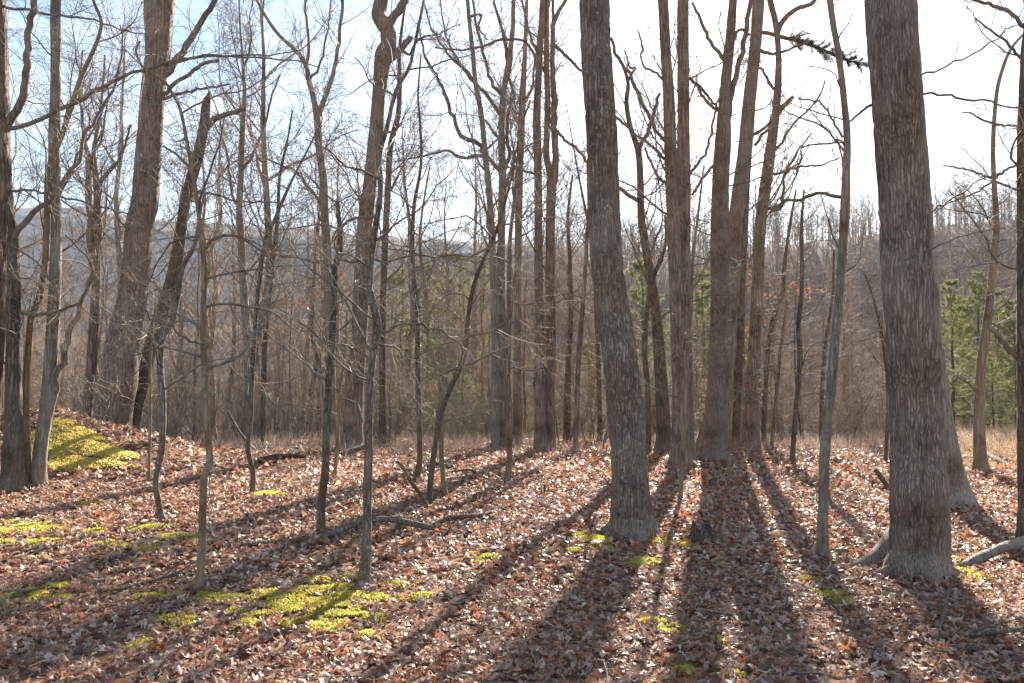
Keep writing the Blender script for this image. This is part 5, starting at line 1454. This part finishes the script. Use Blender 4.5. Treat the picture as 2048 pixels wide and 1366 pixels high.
fallen('fallen_branch', 'thin stick lying in the shade below the lichen oak', [(1330, 1222, 5), (1390, 1221, 6), (1434, 1226, 6), (1496, 1238, 4)], seed=14, mat='bark_red', heights=[0, 0.02, 0.02, 0])
fallen('fallen_branch', 'pale stick lying at the foot of the clump under the sun', [(1296, 949, 5), (1330, 948, 6), (1362, 950, 6), (1417, 946, 5)], seed=15, heights=[0, 0.04, 0.04, 0.02])
fallen('fallen_branch', 'bent stick in the moss near the lichen-spotted sapling', [(715, 1240, 5), (745, 1250, 5), (752, 1225, 5), (755, 1200, 4)], seed=16, heights=[0, 0.02, 0.05, 0.08])
fallen('fallen_branch', 'small branch in the leaves right of the lichen-spotted sapling', [(880, 1180, 4), (905, 1197, 5), (945, 1215, 4)], seed=17, heights=[0.02, 0.02, 0])
fallen('fallen_branch', 'thin arching stick left of the upright lone sapling', [(885, 950, 4), (905, 945, 5), (935, 941, 5), (955, 946, 4)], seed=18, heights=[0, 0.08, 0.1, 0.04])
fallen('fallen_branch', 'pale sticks right of the slender greenish tree foot', [(1640, 1100, 5), (1680, 1102, 6), (1735, 1102, 5)], seed=19, heights=[0.02, 0.04, 0.03])
fallen('fallen_branch', 'thin stick leaning beside the straight thin sapling', [(515, 905, 5), (490, 880, 5), (470, 850, 4), (457, 822, 3)], seed=20, heights=[0, 0.3, 0.6, 0.9])


def stump(label, px, py, wpx, hpx, seed):
    """a rotten stub: ragged ring of broken wood, wide at the foot, higher at one side"""
    g = np.random.default_rng(seed)
    b = ground_at(px, py)
    w = wpx / FPX * b[1]; h = hpx / FPX * b[1]
    n, m = 48, 16
    A, T = np.meshgrid(np.arange(n) * 2 * np.pi / n, np.linspace(0, 1, m))
    top = h * (0.35 + 0.65 * vnoise(A / 6.2832 * 9, A * 0 + seed, seed, 9) ** 1.3) * (0.75 + 0.25 * np.cos(A + seed))
    rad = 0.5 * w * (1 - 0.55 * T ** 0.6) * (0.75 + 0.5 * vnoise(A / 6.2832 * 7, T * 3, seed + 5, 7)) + 0.02 * (vnoise(A / 6.2832 * 24, T * 5, seed + 9, 24) - 0.5)
    V = np.stack([rad * np.cos(A), rad * np.sin(A) * 0.8, -0.08 + (top + 0.08) * T], -1).reshape(-1, 3)
    V = np.vstack([V, [[0, 0, h * 0.25]]])
    i = np.arange(m - 1)[:, None] * n; j = np.arange(n)[None, :]; j1 = (j + 1) % n
    F = np.stack([i + j, i + j1, i + n + j1, i + n + j], -1).reshape(-1, 4)
    k = np.arange(n); C = np.stack([(m - 1) * n + k, (m - 1) * n + (k + 1) % n, np.full(n, m * n)], 1)
    tag(link('rotten_stump', mesh_from('rotten_stump', V, [F, C], smooth=False), M['rotten'], loc=b), label, 'stump')


stump('low dark rotten stump in the shade right of the lichen oak', 1402, 1084, 84, 66, 3)
stump('small dark broken stump in the sunny litter left of the lichen oak', 1093, 990, 17, 26, 4)

# loose twigs lying on the litter
gt = np.random.default_rng(23)
n = 900
y = gt.uniform(3.6, 16, n); x = gt.uniform(-0.66, 0.66, n) * y
P = np.column_stack([x, y, terrain(x, y) + 0.04]); a = gt.uniform(0, 6.28, n)
pts, rad = grow(P, np.column_stack([np.cos(a), np.sin(a), gt.normal(0, 0.12, n)]), gt.uniform(0.08, 0.5, n), gt.uniform(0.0015, 0.0045, n), 5, 0.13, 0.0, gt, 0.4)
pts[..., 2] = np.maximum(pts[..., 2], terrain(pts[..., 0], pts[..., 1]) + 0.012)
V, F = tubes([(pts, rad, 4)])
tag(link('twig_litter', mesh_from('twig_litter', V, F), M['twig'], ground), kind='stuff')

# ------------------------------------------------------------------ haze
HAZE = 0.00022
if HAZE > 0:
    hv = np.array([(sx * 1400, sy, sz) for sz in (-130.0, 215.0) for sx, sy in ((-1, -120), (1, -120), (1, 1500), (-1, 1500))])
    hf = np.array([(3, 2, 1, 0), (4, 5, 6, 7), (0, 1, 5, 4), (1, 2, 6, 5), (2, 3, 7, 6), (3, 0, 4, 7)])
    hm = bpy.data.materials.new('haze_air'); hm.use_nodes = True
    nt = hm.node_tree
    nt.nodes.remove(nt.nodes['Principled BSDF'])
    pv = nt.nodes.new('ShaderNodeVolumePrincipled')
    pv.inputs['Color'].default_value = (0.72, 0.85, 1.0, 1)
    pv.inputs['Density'].default_value = HAZE
    pv.inputs['Anisotropy'].default_value = 0.05
    nt.links.new(pv.outputs['Volume'], nt.nodes['Material Output'].inputs['Volume'])
    tag(link('haze', mesh_from('haze', hv, hf, smooth=False), hm), kind='stuff')
